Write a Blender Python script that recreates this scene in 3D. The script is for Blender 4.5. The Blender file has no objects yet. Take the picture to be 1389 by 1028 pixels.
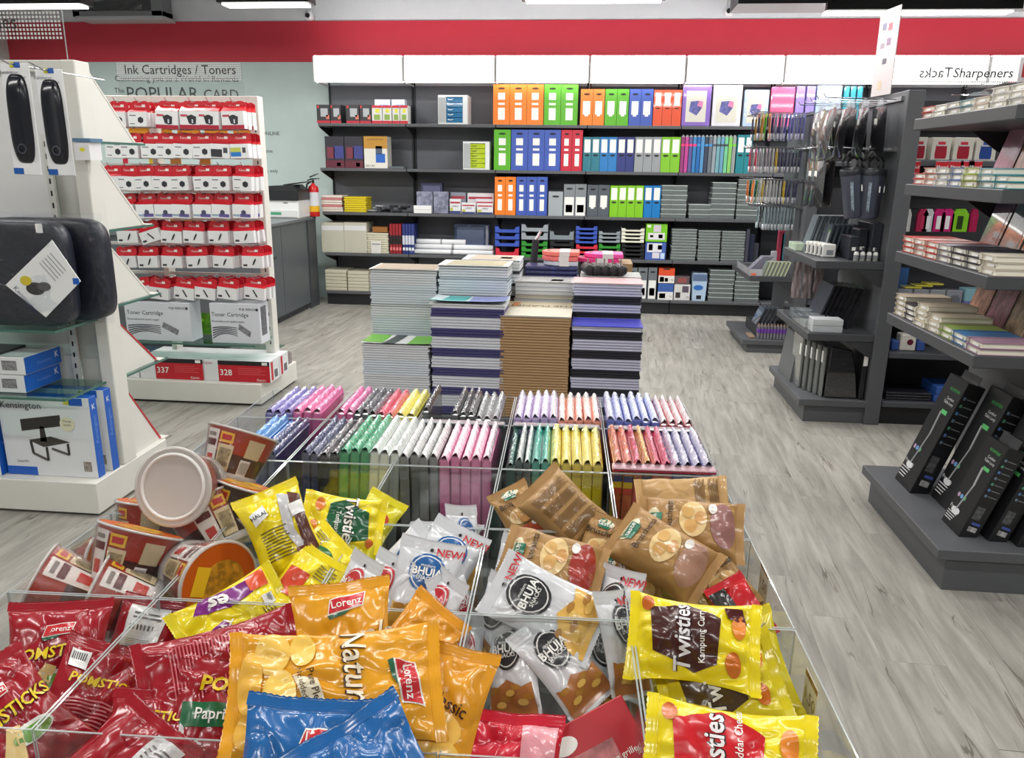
import bpy, bmesh, math, random
from mathutils import Vector, Matrix, noise
V=Vector
S=bpy.context.scene; COL=S.collection
RND=random.Random(11)
# ------------------------------------------------------------------ camera
W,H=1389.0,1028.0
FPX,PITCH,YAW,ROLL=1059.13,math.radians(15.305),math.radians(5.539),math.radians(0.747)
FW=V((-math.sin(YAW)*math.cos(PITCH),math.cos(YAW)*math.cos(PITCH),-math.sin(PITCH)))
_r=V((math.cos(YAW),math.sin(YAW),0)); _u=_r.cross(FW)
RT=_r*math.cos(ROLL)+_u*math.sin(ROLL); UP=_u*math.cos(ROLL)-_r*math.sin(ROLL)
CAM=V((0,0,1.5))
cd=bpy.data.cameras.new('camera'); cam=bpy.data.objects.new('camera',cd); COL.objects.link(cam)
cd.sensor_fit='HORIZONTAL'; cd.sensor_width=36; cd.lens=FPX*36/W; cd.clip_start=.02
m3=Matrix((RT,UP,-FW)).transposed(); cam.matrix_world=Matrix.Translation(CAM)@m3.to_4x4()
S.camera=cam
# ------------------------------------------------------------------ light and exposure
S.view_settings.view_transform='Standard'; S.view_settings.look='None'; S.view_settings.gamma=1
S.view_settings.exposure=0.0; S.view_settings.use_curve_mapping=False
try:
    S.cycles.transparent_max_bounces=24; S.cycles.max_bounces=8
except Exception: pass
wd=bpy.data.worlds.new('world'); S.world=wd; wd.use_nodes=True
wd.node_tree.nodes['Background'].inputs[0].default_value=(.9,.95,1,1); wd.node_tree.nodes['Background'].inputs[1].default_value=.25
LAMP_W=31.0      # watts of each ceiling tube
PANEL_E=7.0      # glow of the shelf light boxes
LAMPS=[(-4.98,6.78,1.3),(-2.73,6.78,.7),(-.05,6.68,1.05),(2.58,7.25,1.45)]+[(x,y,1.3) for y in (-.6,1.7,3.4,5.1) for x in (-3.4,-1.1,1.1,3.4)]
DIM={-.6:.55,1.7:.40,3.4:.42,5.1:.7}   # dimmed rows nearer the viewer
def area(x,y,z,sx,sy,w):
    l=bpy.data.lights.new('tube_light','AREA'); l.shape='RECTANGLE'; l.size=sx; l.size_y=sy; l.energy=w; l.color=(1,.985,.95)
    o=bpy.data.objects.new('tube_light',l); COL.objects.link(o); o.location=(x,y,z); return o
for x,y,L in LAMPS: area(x,y,2.735,L,.12,LAMP_W*L*DIM.get(y,1.25))
# ------------------------------------------------------------------ helpers
def ray(px,py): return RT*((px-W/2)/FPX)-UP*((py-H/2)/FPX)+FW
def at_y(px,py,Y): d=ray(px,py); return CAM+d*(Y/d.y)
def at_z(px,py,z): d=ray(px,py); return CAM+d*((z-1.5)/d.z)
def at_x(px,py,X): d=ray(px,py); return CAM+d*(X/d.x)
def lin(c):
    return tuple(((x/255)/12.92 if x<=10 else (((x/255)+.055)/1.055)**2.4) for x in c)
_M={}
def M(rgb,rough=.5,kind='plain',s=1.0):
    k=(tuple(rgb),rough,kind,s)
    if k in _M: return _M[k]
    m=bpy.data.materials.new('%s_%d_%d_%d'%((kind,)+tuple(int(c) for c in rgb))); m.use_nodes=True; nt=m.node_tree; N=nt.nodes; Lk=nt.links
    b=N['Principled BSDF']; c=lin(rgb)+(1,)
    b.inputs['Base Color'].default_value=c; b.inputs['Roughness'].default_value=rough
    def tex(scale,det=3,rg=.5):
        tc=N.new('ShaderNodeTexCoord'); t=N.new('ShaderNodeTexNoise'); t.inputs['Scale'].default_value=scale; t.inputs['Detail'].default_value=det; t.inputs['Roughness'].default_value=rg
        Lk.new(tc.outputs['Object'],t.inputs['Vector']); return t
    def vary(t,amt):
        mx=N.new('ShaderNodeMix'); mx.data_type='RGBA'; mx.inputs[6].default_value=tuple(x*(1-amt) for x in c[:3])+(1,); mx.inputs[7].default_value=tuple(min(1,x*(1+amt)) for x in c[:3])+(1,)
        Lk.new(t.outputs['Fac'],mx.inputs[0]); Lk.new(mx.outputs[2],b.inputs['Base Color'])
    def bump(t,st,d=.002):
        bp=N.new('ShaderNodeBump'); bp.inputs['Strength'].default_value=st; bp.inputs['Distance'].default_value=d
        Lk.new(t.outputs['Fac'],bp.inputs['Height']); Lk.new(bp.outputs['Normal'],b.inputs['Normal']); return bp
    out=N['Material Output']
    def facing(pw,k,o):
        lw=N.new('ShaderNodeLayerWeight'); lw.inputs[0].default_value=.5; a=N.new('ShaderNodeMath'); a.operation='POWER'; a.inputs[1].default_value=pw; Lk.new(lw.outputs['Facing'],a.inputs[0])
        b2=N.new('ShaderNodeMath'); b2.operation='MULTIPLY_ADD'; b2.inputs[1].default_value=k; b2.inputs[2].default_value=o; Lk.new(a.outputs[0],b2.inputs[0]); return b2
    if kind=='plain': vary(tex(6*s),.06)
    elif kind=='metal': b.inputs['Metallic'].default_value=.9; vary(tex(9*s),.05)
    elif kind=='foil':
        b.inputs['Coat Weight'].default_value=.35; b.inputs['Coat Roughness'].default_value=.1
        t=tex(15*s,3,.5); t.noise_type='RIDGED_MULTIFRACTAL'; bump(t,.6,.006); vary(tex(9),.10)
    elif kind=='film':
        b.inputs['Coat Weight'].default_value=1; b.inputs['Coat Roughness'].default_value=.04; b.inputs['Coat IOR'].default_value=1.7
        t=tex(70*s,4,.6); bump(t,.8,.004); vary(tex(8),.10)
    elif kind=='clear':
        gl=N.new('ShaderNodeBsdfGlossy'); gl.inputs['Roughness'].default_value=max(rough,.02); tr=N.new('ShaderNodeBsdfTransparent'); tr.inputs[0].default_value=c
        fr=facing(4,.55,.045); mx=N.new('ShaderNodeMixShader')
        Lk.new(fr.outputs[0],mx.inputs[0]); Lk.new(tr.outputs[0],mx.inputs[1]); Lk.new(gl.outputs[0],mx.inputs[2]); Lk.new(mx.outputs[0],out.inputs[0])
        tex(3)
    elif kind=='bagclear':
        gl=N.new('ShaderNodeBsdfGlossy'); gl.inputs['Roughness'].default_value=rough; tr=N.new('ShaderNodeBsdfTransparent'); tr.inputs[0].default_value=c
        fr=facing(3,.7,.065); mx=N.new('ShaderNodeMixShader'); bp=bump(tex(26,4,.6),1,.02)
        Lk.new(bp.outputs[0],gl.inputs['Normal'])
        Lk.new(fr.outputs[0],mx.inputs[0]); Lk.new(tr.outputs[0],mx.inputs[1]); Lk.new(gl.outputs[0],mx.inputs[2]); Lk.new(mx.outputs[0],out.inputs[0])
    elif kind in ('cloudy','wrap'):
        tr=N.new('ShaderNodeBsdfTransparent'); mx=N.new('ShaderNodeMixShader'); mx.inputs[0].default_value=s
        Lk.new(tr.outputs[0],mx.inputs[1]); Lk.new(b.outputs[0],mx.inputs[2]); Lk.new(mx.outputs[0],out.inputs[0])
        b.inputs['Coat Weight'].default_value=.6
        if kind=='wrap': t=tex(85,4,.65); bump(t,1,.006)
        else: vary(tex(12),.08)
    elif kind=='emit':
        b.inputs['Emission Color'].default_value=c; b.inputs['Emission Strength'].default_value=s; tex(2)
    elif kind=='stripe':      # fine page edges: horizontal lines of real paper seen edge on
        tc=N.new('ShaderNodeTexCoord'); w=N.new('ShaderNodeTexWave'); w.bands_direction='Z'; w.inputs['Scale'].default_value=220*s; w.inputs['Distortion'].default_value=1.5
        Lk.new(tc.outputs['Object'],w.inputs['Vector']); vary(w,.10)
    elif kind=='print':       # blotchy printed cover
        t=tex(26*s,4,.6); cr=N.new('ShaderNodeValToRGB'); cr.color_ramp.elements[0].position=.38; cr.color_ramp.elements[1].position=.62
        cr.color_ramp.elements[0].color=tuple(x*.45 for x in c[:3])+(1,); cr.color_ramp.elements[1].color=c
        Lk.new(t.outputs['Fac'],cr.inputs[0]); Lk.new(cr.outputs[0],b.inputs['Base Color'])
    elif kind=='leather':
        bump(tex(120,3),.3,.001)
    _M[k]=m; return m
DARK=M((86,88,92),.5); DARK2=M((52,53,57),.55); WHITE=M((236,236,232),.5); PAPER=M((238,238,234),.6); BLACK=M((22,22,25),.45)
ACR=M((252,253,253),.02,'clear'); RIM=M((186,194,194),.15,'cloudy',.65); STEEL=M((180,182,186),.25,'metal'); GLASS=M((222,240,234),.02,'clear'); GEDGE=M((70,110,100),.2)
class MB:
    def __init__(s): s.v=[]; s.f=[]; s.m=[]
    def add(s,vs,fs,mi=0):
        n=len(s.v); s.v+= [V(p) for p in vs]; s.f+=[tuple(i+n for i in f) for f in fs]; s.m+=[mi]*len(fs); return s
    def box(s,x0,x1,y0,y1,z0,z1,mi=0):
        return s.add([(x0,y0,z0),(x1,y0,z0),(x1,y1,z0),(x0,y1,z0),(x0,y0,z1),(x1,y0,z1),(x1,y1,z1),(x0,y1,z1)],[(3,2,1,0),(4,5,6,7),(0,1,5,4),(1,2,6,5),(2,3,7,6),(3,0,4,7)],mi)
    def prism(s,poly,ax,a,b,mi=0):   # poly in the two other axes, extruded along ax from a to b
        n=len(poly)
        def mk(p,t): return (t,p[0],p[1]) if ax=='x' else ((p[0],t,p[1]) if ax=='y' else (p[0],p[1],t))
        return s.add([mk(p,a) for p in poly]+[mk(p,b) for p in poly],[tuple(range(n))[::-1],tuple(range(n,2*n))]+[(i,(i+1)%n,(i+1)%n+n,i+n) for i in range(n)],mi)
    def cyl(s,p0,p1,r0,r1=None,n=10,mi=0,caps=True):
        p0=V(p0);p1=V(p1); r1=r0 if r1 is None else r1; d=(p1-p0).normalized(); a=d.orthogonal().normalized(); b=d.cross(a)
        vs=[p0+(a*math.cos(2*math.pi*i/n)+b*math.sin(2*math.pi*i/n))*r0 for i in range(n)]+[p1+(a*math.cos(2*math.pi*i/n)+b*math.sin(2*math.pi*i/n))*r1 for i in range(n)]
        fs=[(i,(i+1)%n,(i+1)%n+n,i+n) for i in range(n)]
        if caps: fs+=[tuple(range(n))[::-1],tuple(range(n,2*n))]
        return s.add(vs,fs,mi)
    def tube(s,pts,r,n=6,mi=0):
        for a,b in zip(pts[:-1],pts[1:]): s.cyl(a,b,r,r,n,mi)
        return s
    def lathe(s,prof,n=24,c=(0,0,0),mi=0):   # profile of (radius,z)
        c=V(c); k=len(prof); vs=[c+V((r*math.cos(2*math.pi*i/n),r*math.sin(2*math.pi*i/n),z)) for i in range(n) for r,z in prof]
        fs=[(i*k+j,((i+1)%n)*k+j,((i+1)%n)*k+j+1,i*k+j+1) for i in range(n) for j in range(k-1)]
        return s.add(vs,fs,mi)
    def grid(s,fn,nx,ny,mi=0):
        vs=[fn(i/nx,j/ny) for j in range(ny+1) for i in range(nx+1)]
        return s.add(vs,[(j*(nx+1)+i,j*(nx+1)+i+1,(j+1)*(nx+1)+i+1,(j+1)*(nx+1)+i) for j in range(ny) for i in range(nx)],mi)
    def build(s,name,mats,parent=None,shift=None,smooth=False,bevel=0,loc=None,rot=None,weld=False):
        me=bpy.data.meshes.new(name); sh=shift or V((0,0,0))
        me.from_pydata([tuple(p-sh) for p in s.v],[],s.f); me.update()
        if not isinstance(mats,(list,tuple)): mats=[mats]
        for m in mats: me.materials.append(m)
        if len(mats)>1: me.polygons.foreach_set('material_index',s.m)
        if bevel or weld:
            bm=bmesh.new(); bm.from_mesh(me)
            if weld: bmesh.ops.remove_doubles(bm,verts=bm.verts,dist=1e-5); bmesh.ops.recalc_face_normals(bm,faces=bm.faces)
            if bevel: bmesh.ops.bevel(bm,geom=list(bm.edges),offset=bevel,segments=1,affect='EDGES',clamp_overlap=True)
            bm.to_mesh(me); bm.free()
        if smooth: me.polygons.foreach_set('use_smooth',[True]*len(me.polygons))
        o=bpy.data.objects.new(name,me); COL.objects.link(o)
        if parent is not None: o.parent=parent
        if loc is not None: o.location=loc
        if rot is not None: o.rotation_euler=rot
        return o
def tag(o,label,cat,group=None,kind=None):
    if label: o['label']=label
    if cat: o['category']=cat
    if group: o['group']=group
    if kind: o['kind']=kind
    return o
class Th:          # a thing: an Empty at its base that parents its parts; parts are given in world space unless local
    def __init__(s,name,label,cat,loc=(0,0,0),rot=None,group=None,local=False,mat=None):
        s.o=bpy.data.objects.new(name,None); COL.objects.link(s.o); s.o.empty_display_size=.05
        if mat is not None: s.o.matrix_world=mat
        else:
            s.o.location=loc
            if rot: s.o.rotation_euler=rot
        tag(s.o,label,cat,group); s.sh=V((0,0,0)) if (local or rot or mat is not None) else V(loc)
    def add(s,name,mb,mats,parent=None,smooth=False,bevel=0,label=None,weld=False):
        o=mb.build(name,mats,parent or s.o,s.sh,smooth,bevel,weld=weld)
        if label: o['label']=label
        return o
    def box(s,name,x0,x1,y0,y1,z0,z1,mat,parent=None,bevel=0,label=None): return s.add(name,MB().box(x0,x1,y0,y1,z0,z1),mat,parent,bevel=bevel,label=label)
    def text(s,t,c,xd,yd,size,mat,name='lettering',parent=None,shear=0,bold=0,align='CENTER'):
        vs,fs=textflat(t,shear,bold,align); xd=V(xd)*size; yd=V(yd)*size; c=V(c)
        return s.add(name,MB().add([c+xd*x+yd*y for x,y in vs],fs),mat,parent)
_T={}
def textflat(t,shear=0,bold=0,align='CENTER'):
    k=(t,shear,bold,align)
    if k in _T: return _T[k]
    cu=bpy.data.curves.new('t','FONT'); cu.body=t; cu.size=1; cu.align_x=align; cu.align_y='CENTER'; cu.shear=shear; cu.offset=bold; cu.resolution_u=2
    o=bpy.data.objects.new('t',cu); me=o.to_mesh(); r=([(v.co.x,v.co.y) for v in me.vertices],[tuple(p.vertices) for p in me.polygons]); o.to_mesh_clear()
    bpy.data.objects.remove(o); bpy.data.curves.remove(cu); _T[k]=r; return r
def copytree(o,parent=None):
    c=o.copy(); COL.objects.link(c)
    if parent is not None: c.parent=parent
    for ch in list(o.children): copytree(ch,c)
    return c
class Proto:       # first call places the original, later calls place copies
    def __init__(s,fn): s.fn=fn; s.o=None
    def __call__(s,loc,label,rot=(0,0,0),group=None,mat=None,scale=None):
        if s.o is None: s.o=s.fn(); o=s.o
        else: o=copytree(s.o)
        if mat is not None: o.matrix_world=mat
        else: o.location=loc; o.rotation_euler=rot
        if scale: o.scale=scale
        o['label']=label
        if group: o['group']=group
        return o
def solo(name,label,cat,mb,mats,base,group=None,smooth=False,bevel=0,weld=False):   # a thing that is one mesh, origin at base
    b=V(base); o=mb.build(name,mats,None,b,smooth,bevel,loc=b,weld=weld); return tag(o,label,cat,group)
def struct(name,mb,mats,parent=None,label=None):
    o=mb.build(name,mats,parent)
    if parent is None: o['kind']='structure'; o['category']=name.split('_')[0]
    if label: o['label']=label
    return o
ORD=['first','second','third','fourth','fifth','sixth','seventh','eighth','ninth','tenth','eleventh','twelfth','thirteenth','fourteenth','fifteenth','sixteenth']
# ------------------------------------------------------------------ room shell
WY=8.72
def floormat():
    m=bpy.data.materials.new('grey_wood_vinyl'); m.use_nodes=True; nt=m.node_tree; N=nt.nodes; L=nt.links; b=N['Principled BSDF']
    tc=N.new('ShaderNodeTexCoord'); oi=N.new('ShaderNodeObjectInfo'); ad=N.new('ShaderNodeVectorMath'); ad.operation='ADD'
    sc=N.new('ShaderNodeVectorMath'); sc.operation='SCALE'; sc.inputs[3].default_value=37; cb=N.new('ShaderNodeCombineXYZ'); L.new(oi.outputs['Random'],cb.inputs[0]); L.new(oi.outputs['Random'],cb.inputs[1]); L.new(cb.outputs[0],sc.inputs[0])
    L.new(tc.outputs['Object'],ad.inputs[0]); L.new(sc.outputs[0],ad.inputs[1])
    mp=N.new('ShaderNodeMapping'); mp.inputs['Scale'].default_value=(16,1.7,1); L.new(ad.outputs[0],mp.inputs[0])
    n1=N.new('ShaderNodeTexNoise'); n1.inputs['Scale'].default_value=1.3; n1.inputs['Detail'].default_value=6; n1.inputs['Roughness'].default_value=.62; n1.inputs['Distortion'].default_value=.5; L.new(mp.outputs[0],n1.inputs['Vector'])
    mp2=N.new('ShaderNodeMapping'); mp2.inputs['Scale'].default_value=(11,1.1,1); L.new(ad.outputs[0],mp2.inputs[0])
    n2=N.new('ShaderNodeTexNoise'); n2.inputs['Scale'].default_value=1; n2.inputs['Detail'].default_value=3; n2.inputs['Distortion'].default_value=.8; L.new(mp2.outputs[0],n2.inputs['Vector'])
    cr=N.new('ShaderNodeValToRGB'); e=cr.color_ramp.elements; e[0].position=.3; e[0].color=lin((128,125,118))+(1,); e[1].position=.7; e[1].color=lin((172,169,162))+(1,); L.new(n1.outputs['Fac'],cr.inputs[0])
    def mth(op,a_,b_=None,c_=None):
        q=N.new('ShaderNodeMath'); q.operation=op
        for i,v in enumerate((a_,b_,c_)):
            if v is None: continue
            if isinstance(v,(int,float)): q.inputs[i].default_value=v
            else: L.new(v,q.inputs[i])
        return q.outputs[0]
    n3=N.new('ShaderNodeTexNoise'); n3.inputs['Scale'].default_value=1.1; n3.inputs['Detail'].default_value=2; mp3=N.new('ShaderNodeMapping'); mp3.inputs['Scale'].default_value=(9,2.2,1); L.new(ad.outputs[0],mp3.inputs[0]); L.new(mp3.outputs[0],n3.inputs['Vector'])
    band=mth('LESS_THAN',mth('ABSOLUTE',mth('SUBTRACT',n2.outputs['Fac'],.5)),.011); msk=mth('MULTIPLY',band,mth('SMOOTH_MIN',1.0,mth('MAXIMUM',mth('MULTIPLY',mth('SUBTRACT',n3.outputs['Fac'],.52),9.0),0.0),.1))
    c2=N.new('ShaderNodeMix'); c2.data_type='RGBA'; c2.inputs[6].default_value=(1,1,1,1); c2.inputs[7].default_value=(.36,.33,.30,1); L.new(msk,c2.inputs[0])
    mx=N.new('ShaderNodeMix'); mx.data_type='RGBA'; mx.blend_type='MULTIPLY'; mx.inputs[0].default_value=.8; L.new(cr.outputs[0],mx.inputs[6]); L.new(c2.outputs[2],mx.inputs[7])
    hs=N.new('ShaderNodeHueSaturation'); mr=N.new('ShaderNodeMapRange'); mr.inputs[3].default_value=.95; mr.inputs[4].default_value=1.05; L.new(oi.outputs['Random'],mr.inputs[0]); L.new(mr.outputs[0],hs.inputs['Value'])
    L.new(mx.outputs[2],hs.inputs['Color']); L.new(hs.outputs[0],b.inputs['Base Color']); b.inputs['Roughness'].default_value=.42
    return m
FLO=floormat()
fl=struct('floor',MB().box(-6.5,6.5,-4,WY+.1,-.1,-.002),FLO); fl['label']='pale grey wood-look plank floor with dark streaks'
pk=None; ang=math.radians(-3); ca,sa=math.cos(ang),math.sin(ang)
for i in range(-30,32):
    off=RND.uniform(0,1.3)
    for j in range(-2,9):
        u=i*.19; w=j*1.3+off; x=u*ca-w*sa; y=u*sa+w*ca
        if not(-3.9<x<3.6 and 1.6<y<8.25): continue
        if pk is None:
            pk=MB().box(-.0947,.0947,-.6497,.6497,-.0019,0).build('plank',FLO,fl,loc=(x,y,0),rot=(0,0,ang))
        else:
            p=pk.copy(); COL.objects.link(p); p.parent=fl; p.location=(x,y,0); p.rotation_euler=(0,0,ang)
struct('ceiling',MB().box(-6.5,6.5,-4,WY+.1,3.5,3.6),M((190,192,196),.7))['label']='light grey ceiling above the hanging lights'
wb=struct('wall_back',MB().box(-6.5,6.5,WY,WY+.1,0,3.5),M((214,216,220),.7)); wb['label']='light grey back wall with red band and mint panel'
struct('red_band',MB().box(-6.5,6.5,WY-.012,WY,2.54,2.945),M((196,46,64),.55),wb,'red painted band')
struct('mint_panel',MB().box(-6.5,-2.7,WY-.008,WY,0,2.54),M((190,206,204),.6),wb,'pale mint panel with lettering')
struct('wall_left',MB().box(-6.6,-6.5,-4,WY+.1,0,3.5),M((205,206,204),.7))['label']='pale grey side wall beyond the white shelving'
struct('wall_right',MB().box(6.5,6.6,-4,WY+.1,0,3.5),M((205,206,204),.7))['label']='pale grey side wall beyond the dark shelving'
struct('wall_front',MB().box(-6.5,6.5,-4.1,-4,0,3.5),M((205,206,204),.7))['label']='pale grey wall behind the viewer'
def walltext(t,px,py,size,al='CENTER',bold=0,mat=None):
    p=at_y(px,py,WY-.01); vs,fs=textflat(t,0,bold,al)
    MB().add([(p.x+x*size,WY-.0105,p.z+y*size) for x,y in vs],fs).build('lettering',mat or M((70,78,80),.6),wb)
walltext('Connecting you to a World of Rewards',239,107,.088)
walltext('The',162,123,.075); walltext('POPULAR',220,128,.195,bold=.002); walltext('CARD',300,129,.15)
walltext('S*',349,158,.13); walltext('ONLINE',355,181,.056,'LEFT'); walltext('magazine',370,205,.056,'RIGHT'); walltext('members only',377,232,.056,'RIGHT')
# ------------------------------------------------------------------ ceiling lights, cameras, wall unit
LAMPNAMES={0:'long white tube light hanging at the upper left above the white shelving',1:'short tube light hanging before the small round camera on the left',2:'white tube light hanging above the middle of the wall shelving',3:'tube light in a wide black housing above the right hand shelving'}
for i,(x,y,L) in enumerate(LAMPS):
    lab=LAMPNAMES.get(i,'tube light hanging from the ceiling outside the picture')
    t=Th('tube_light',lab,'ceiling light',(x,y,2.74),group='tube lights under the ceiling' if i>3 else None)
    if i==3:
        t.add('housing',MB().box(x-1.45,x+1.3,y-.12,y+.3,2.80,2.95).box(x-.75,x+.75,y-.16,y-.1,2.745,2.82),M((25,25,28),.4))
        for sx in (-.66,.66): t.add('spot_head',MB().cyl((x+sx,y-.2,2.80),(x+sx,y-.2,2.86),.05,.035,12).cyl((x+sx,y-.2,2.86),(x+sx,y-.12,2.88),.015,n=8),M((28,28,30),.3))
    else:
        t.add('housing',MB().box(x-L/2-.04,x+L/2+.04,y-.09,y+.09,2.755,2.80),M((40,40,44),.4),bevel=.004)
    t.add('diffuser',MB().box(x-L/2,x+L/2,y-.07,y+.07,2.738,2.756),M((255,252,246),.5,'emit',6.0))
    for sx in (-.35,.35): t.add('hanger',MB().cyl((x+sx*L,y,2.80),(x+sx*L,y,3.5),.004,n=6),STEEL)
for px,py,lab in ((419,21,'small white round security camera left of the red band corner'),(988,15,'small grey security camera above the middle of the red band')):
    p=at_y(px,py,8.6); t=Th('security_camera',lab,'camera',(p.x,8.6,p.z))
    t.add('mount',MB().cyl((p.x,8.63,p.z),(p.x,8.719,p.z),.03,n=14).cyl((p.x,8.66,p.z),(p.x,8.66,p.z+.12),.012,n=8),M((190,192,195),.4))
    t.add('body',MB().lathe([(.0,.05),(.03,.045),(.047,.02),(.05,-.01),(.04,-.04),(0,-.05)],16,(p.x,8.6,p.z)),M((205,207,210),.3),smooth=True)
    t.add('lens',MB().cyl((p.x,8.546,p.z-.005),(p.x,8.56,p.z-.005),.022,.026,14),BLACK)
t=Th('wall_unit','grey framed wall unit covered with dark crinkled plastic above the red band','wall unit',(-5.0,8.6,2.93))
t.add('frame',MB().box(-5.56,-5.48,8.5,8.71,2.96,3.45).box(-4.68,-4.56,8.5,8.71,2.96,3.45).box(-5.56,-4.56,8.5,8.71,2.96,3.02).box(-5.56,-4.56,8.5,8.71,3.4,3.45),M((150,151,154),.4,'metal'),bevel=.004)
t.add('plastic_sheet',MB().grid(lambda u,v:(-5.48+.8*u,8.56+.03*noise.noise(V((u*7,v*6,1))),3.02+.38*v),18,12),M((38,40,44),.08,'film'),smooth=True)
t.box('ledge',-5.5,-4.53,8.44,8.71,2.925,2.96,M((175,176,178),.5),bevel=.004)
# ---- wall shelving along the back wall
BX=[-2.86+.929*i for i in range(10)]; SF=8.26; SB=8.66; SZ=[.15,.565,.997,1.45,1.897]
BAYL=['bay of dark grey wall shelving beside the counter, with empty upper space','bay of wall shelving that holds the blue and the lime drawer units','bay of wall shelving with the tall orange and green file boxes','bay of wall shelving with the blue ring files in the middle','bay of wall shelving with the purple wrapped folders','bay of wall shelving behind the hanging pens','bay of wall shelving at the far right behind the sign','bay of wall shelving hidden behind the dark shelving','last bay of wall shelving toward the right side wall']
for b in range(9):
    x0,x1=BX[b]+.004,BX[b+1]-.004
    t=Th('shelf_bay',BAYL[b],'shelving',((x0+x1)/2,SB,0),group='bays of the wall shelving')
    t.box('back_panel',x0,x1,SB,SB+.04,0,2.3,M((98,101,108),.55))
    for xx in (x0,x1-.018): 
        u=t.box('upright',xx,xx+.018,SB-.012,SB-.0005,.1,2.5,M((52,54,58),.4,'metal'))
        t.add('slot',MB().add(*(lambda q:( [c for k in q for c in ((xx+.005,SB-.0128,k),(xx+.013,SB-.0128,k),(xx+.013,SB-.0128,k+.018),(xx+.005,SB-.0128,k+.018))],[(4*i,4*i+1,4*i+2,4*i+3) for i in range(len(q))]))([.2+.035*i for i in range(58)])),BLACK,parent=u)
    t.box('plinth',x0,x1,SF+.03,SF+.06,0,SZ[0]-.035,M((30,31,35),.5))
    for k,z in enumerate(SZ):
        sh=t.box('shelf',x0,x1,SF,SB-.013,z-.03,z,DARK,bevel=.003)
        if k: t.add('bracket',MB().prism([(SB-.014,z-.031),(SB-.014,z-.13),(SF+.05,z-.045),(SF+.02,z-.031)],'x',x0,x0+.006),DARK2,parent=sh)
    c=t.add('light_box',MB().prism([(8.20,2.30),(8.20,2.535),(8.30,2.535),(8.30,2.30)],'x',x0,x1),M((240,240,240),.5))
    t.add('diffuser',MB().box(x0+.012,x1-.012,8.192,8.199,2.31,2.528),M((255,253,250),.5,'emit',1.15),parent=c)
    t.add('top_diffuser',MB().box(x0+.012,x1-.012,8.205,8.295,2.536,2.54),M((255,253,250),.5,'emit',PANEL_E*2.6),parent=c); t.add('bottom_diffuser',MB().box(x0+.012,x1-.012,8.205,8.295,2.296,2.2995),M((255,253,250),.5,'emit',PANEL_E*1.0),parent=c)
    t.add('lamp_bracket',MB().box(x0,x0+.008,8.27,8.66,2.285,2.30).box(x0,x0+.008,8.19,8.2,2.3,2.53),M((200,200,202),.4),parent=c)
    t.add('fixing_screw',MB().cyl((x0+.3,8.19,2.40),(x0+.3,8.193,2.40),.006,n=8),M((150,150,150),.4),parent=c)
ROWN=['bottom','fourth','third','second','top']   # words for the shelves, from the floor up
def rowname(k): return ROWN[k]+' wall shelf'
FY=8.29
def span(px0,px1,py,k,Y=FY):
    z=SZ[k]; m=(px0+px1)/2; ym=at_y(m,py,Y).z
    a=at_y(px0,py,Y).x; b=at_y(px1,py,Y).x
    return a,b,min(max(ym-z,.02),.385 if k==4 else .4),z+.001
def filebox(px0,px1,py,k,col,label,style,Y=FY,dep=.27,kind='plain',wrap=False,group=None):
    a,b,h,z=span(px0,px1,py,k,Y); w=b-a-.003; c=(a+b)/2
    t=Th('file_box',label,'file box',(c,Y+dep/2,z),group=group)
    m=M(col,.38,kind)
    x0,x1=c-w/2,c+w/2
    mb=MB(); th=.003
    mb.box(x0,x1,Y,Y+th,z,z+h).box(x0,x1,Y+dep-th,Y+dep,z,z+h).prism([(Y+th,z),(Y+dep-th,z),(Y+dep-th,z+h),(Y+th,z+h)],'x',x0,x0+th).prism([(Y+th,z),(Y+dep-th,z),(Y+dep-th,z+h),(Y+th,z+h)],'x',x1-th,x1).box(x0+th,x1-th,Y+th,Y+dep-th,z,z+th)
    t.add('body',mb,m)
    def rect(n,u,v0,v1,mat,wd):
        t.box(n,c+u-w*wd/2,c+u+w*wd/2,Y-.0012,Y-.0002,z+h*v0,z+h*v1,mat)
    dk=M(tuple(int(q*.30) for q in col),.6)
    def hole(v,ww,hh):
        pts=[(c+w*ww/2*math.cos(q)*(1 if abs(math.cos(q))<.7 else 1),z+h*v+hh*math.sin(q)) for q in [i*math.pi/8 for i in range(16)]]
        t.add('thumb_hole',MB().prism(pts,'y',Y-.001,Y-.0002),dk)
    if style=='A': hole(.90,.42,.010); rect('label',0,.62,.79,PAPER,.42); rect('label',0,.49,.545,PAPER,.40); rect('label',0,.12,.42,PAPER,.42)
    elif style=='B': hole(.86,.5,.010); rect('label',0,.30,.67,PAPER,.60); rect('label',0,.25,.30,PAPER,.3)
    elif style=='C':
        hole(.47,.6,.011); lb=rect('label',0,.55,.93,PAPER,.72)
    elif style=='D': rect('label',0,.56,.92,PAPER,.62); hole(.49,.5,.006)
    elif style=='E': hole(.86,.6,.010); rect('picture_card',0,.02,.6,PAPER,.84); rect('picture',0,.12,.36,M((120,118,112),.6,'print',2),.62)
    elif style=='F': hole(.8,.5,.011)
    return t
def seq(edges,py,k,cols,style,names,**kw):
    for i in range(len(edges)-1):
        filebox(edges[i],edges[i+1],py,k,cols[i],names[i],style,**kw)
OR=(240,128,40); GR=(92,176,40); BL=(66,92,178); RD=(196,40,62); LM=(128,196,36); CY=(24,120,190); TEAL=(30,118,136); NAVY=(36,48,120); GY=(150,156,160); DG=(92,100,108); RO=(226,84,48)
def nm(n,col,what,row): return [f'{ORD[i]} {col} {what} from left, {rowname(row)}' for i in range(n)]
seq([669,692,715,738],111,4,[OR]*3,'A',nm(3,'tall orange','file box with two white labels',4)); seq([738.5,761.5,785],111,4,[GR]*2,'A',nm(2,'tall green','file box with two white labels',4))
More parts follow.
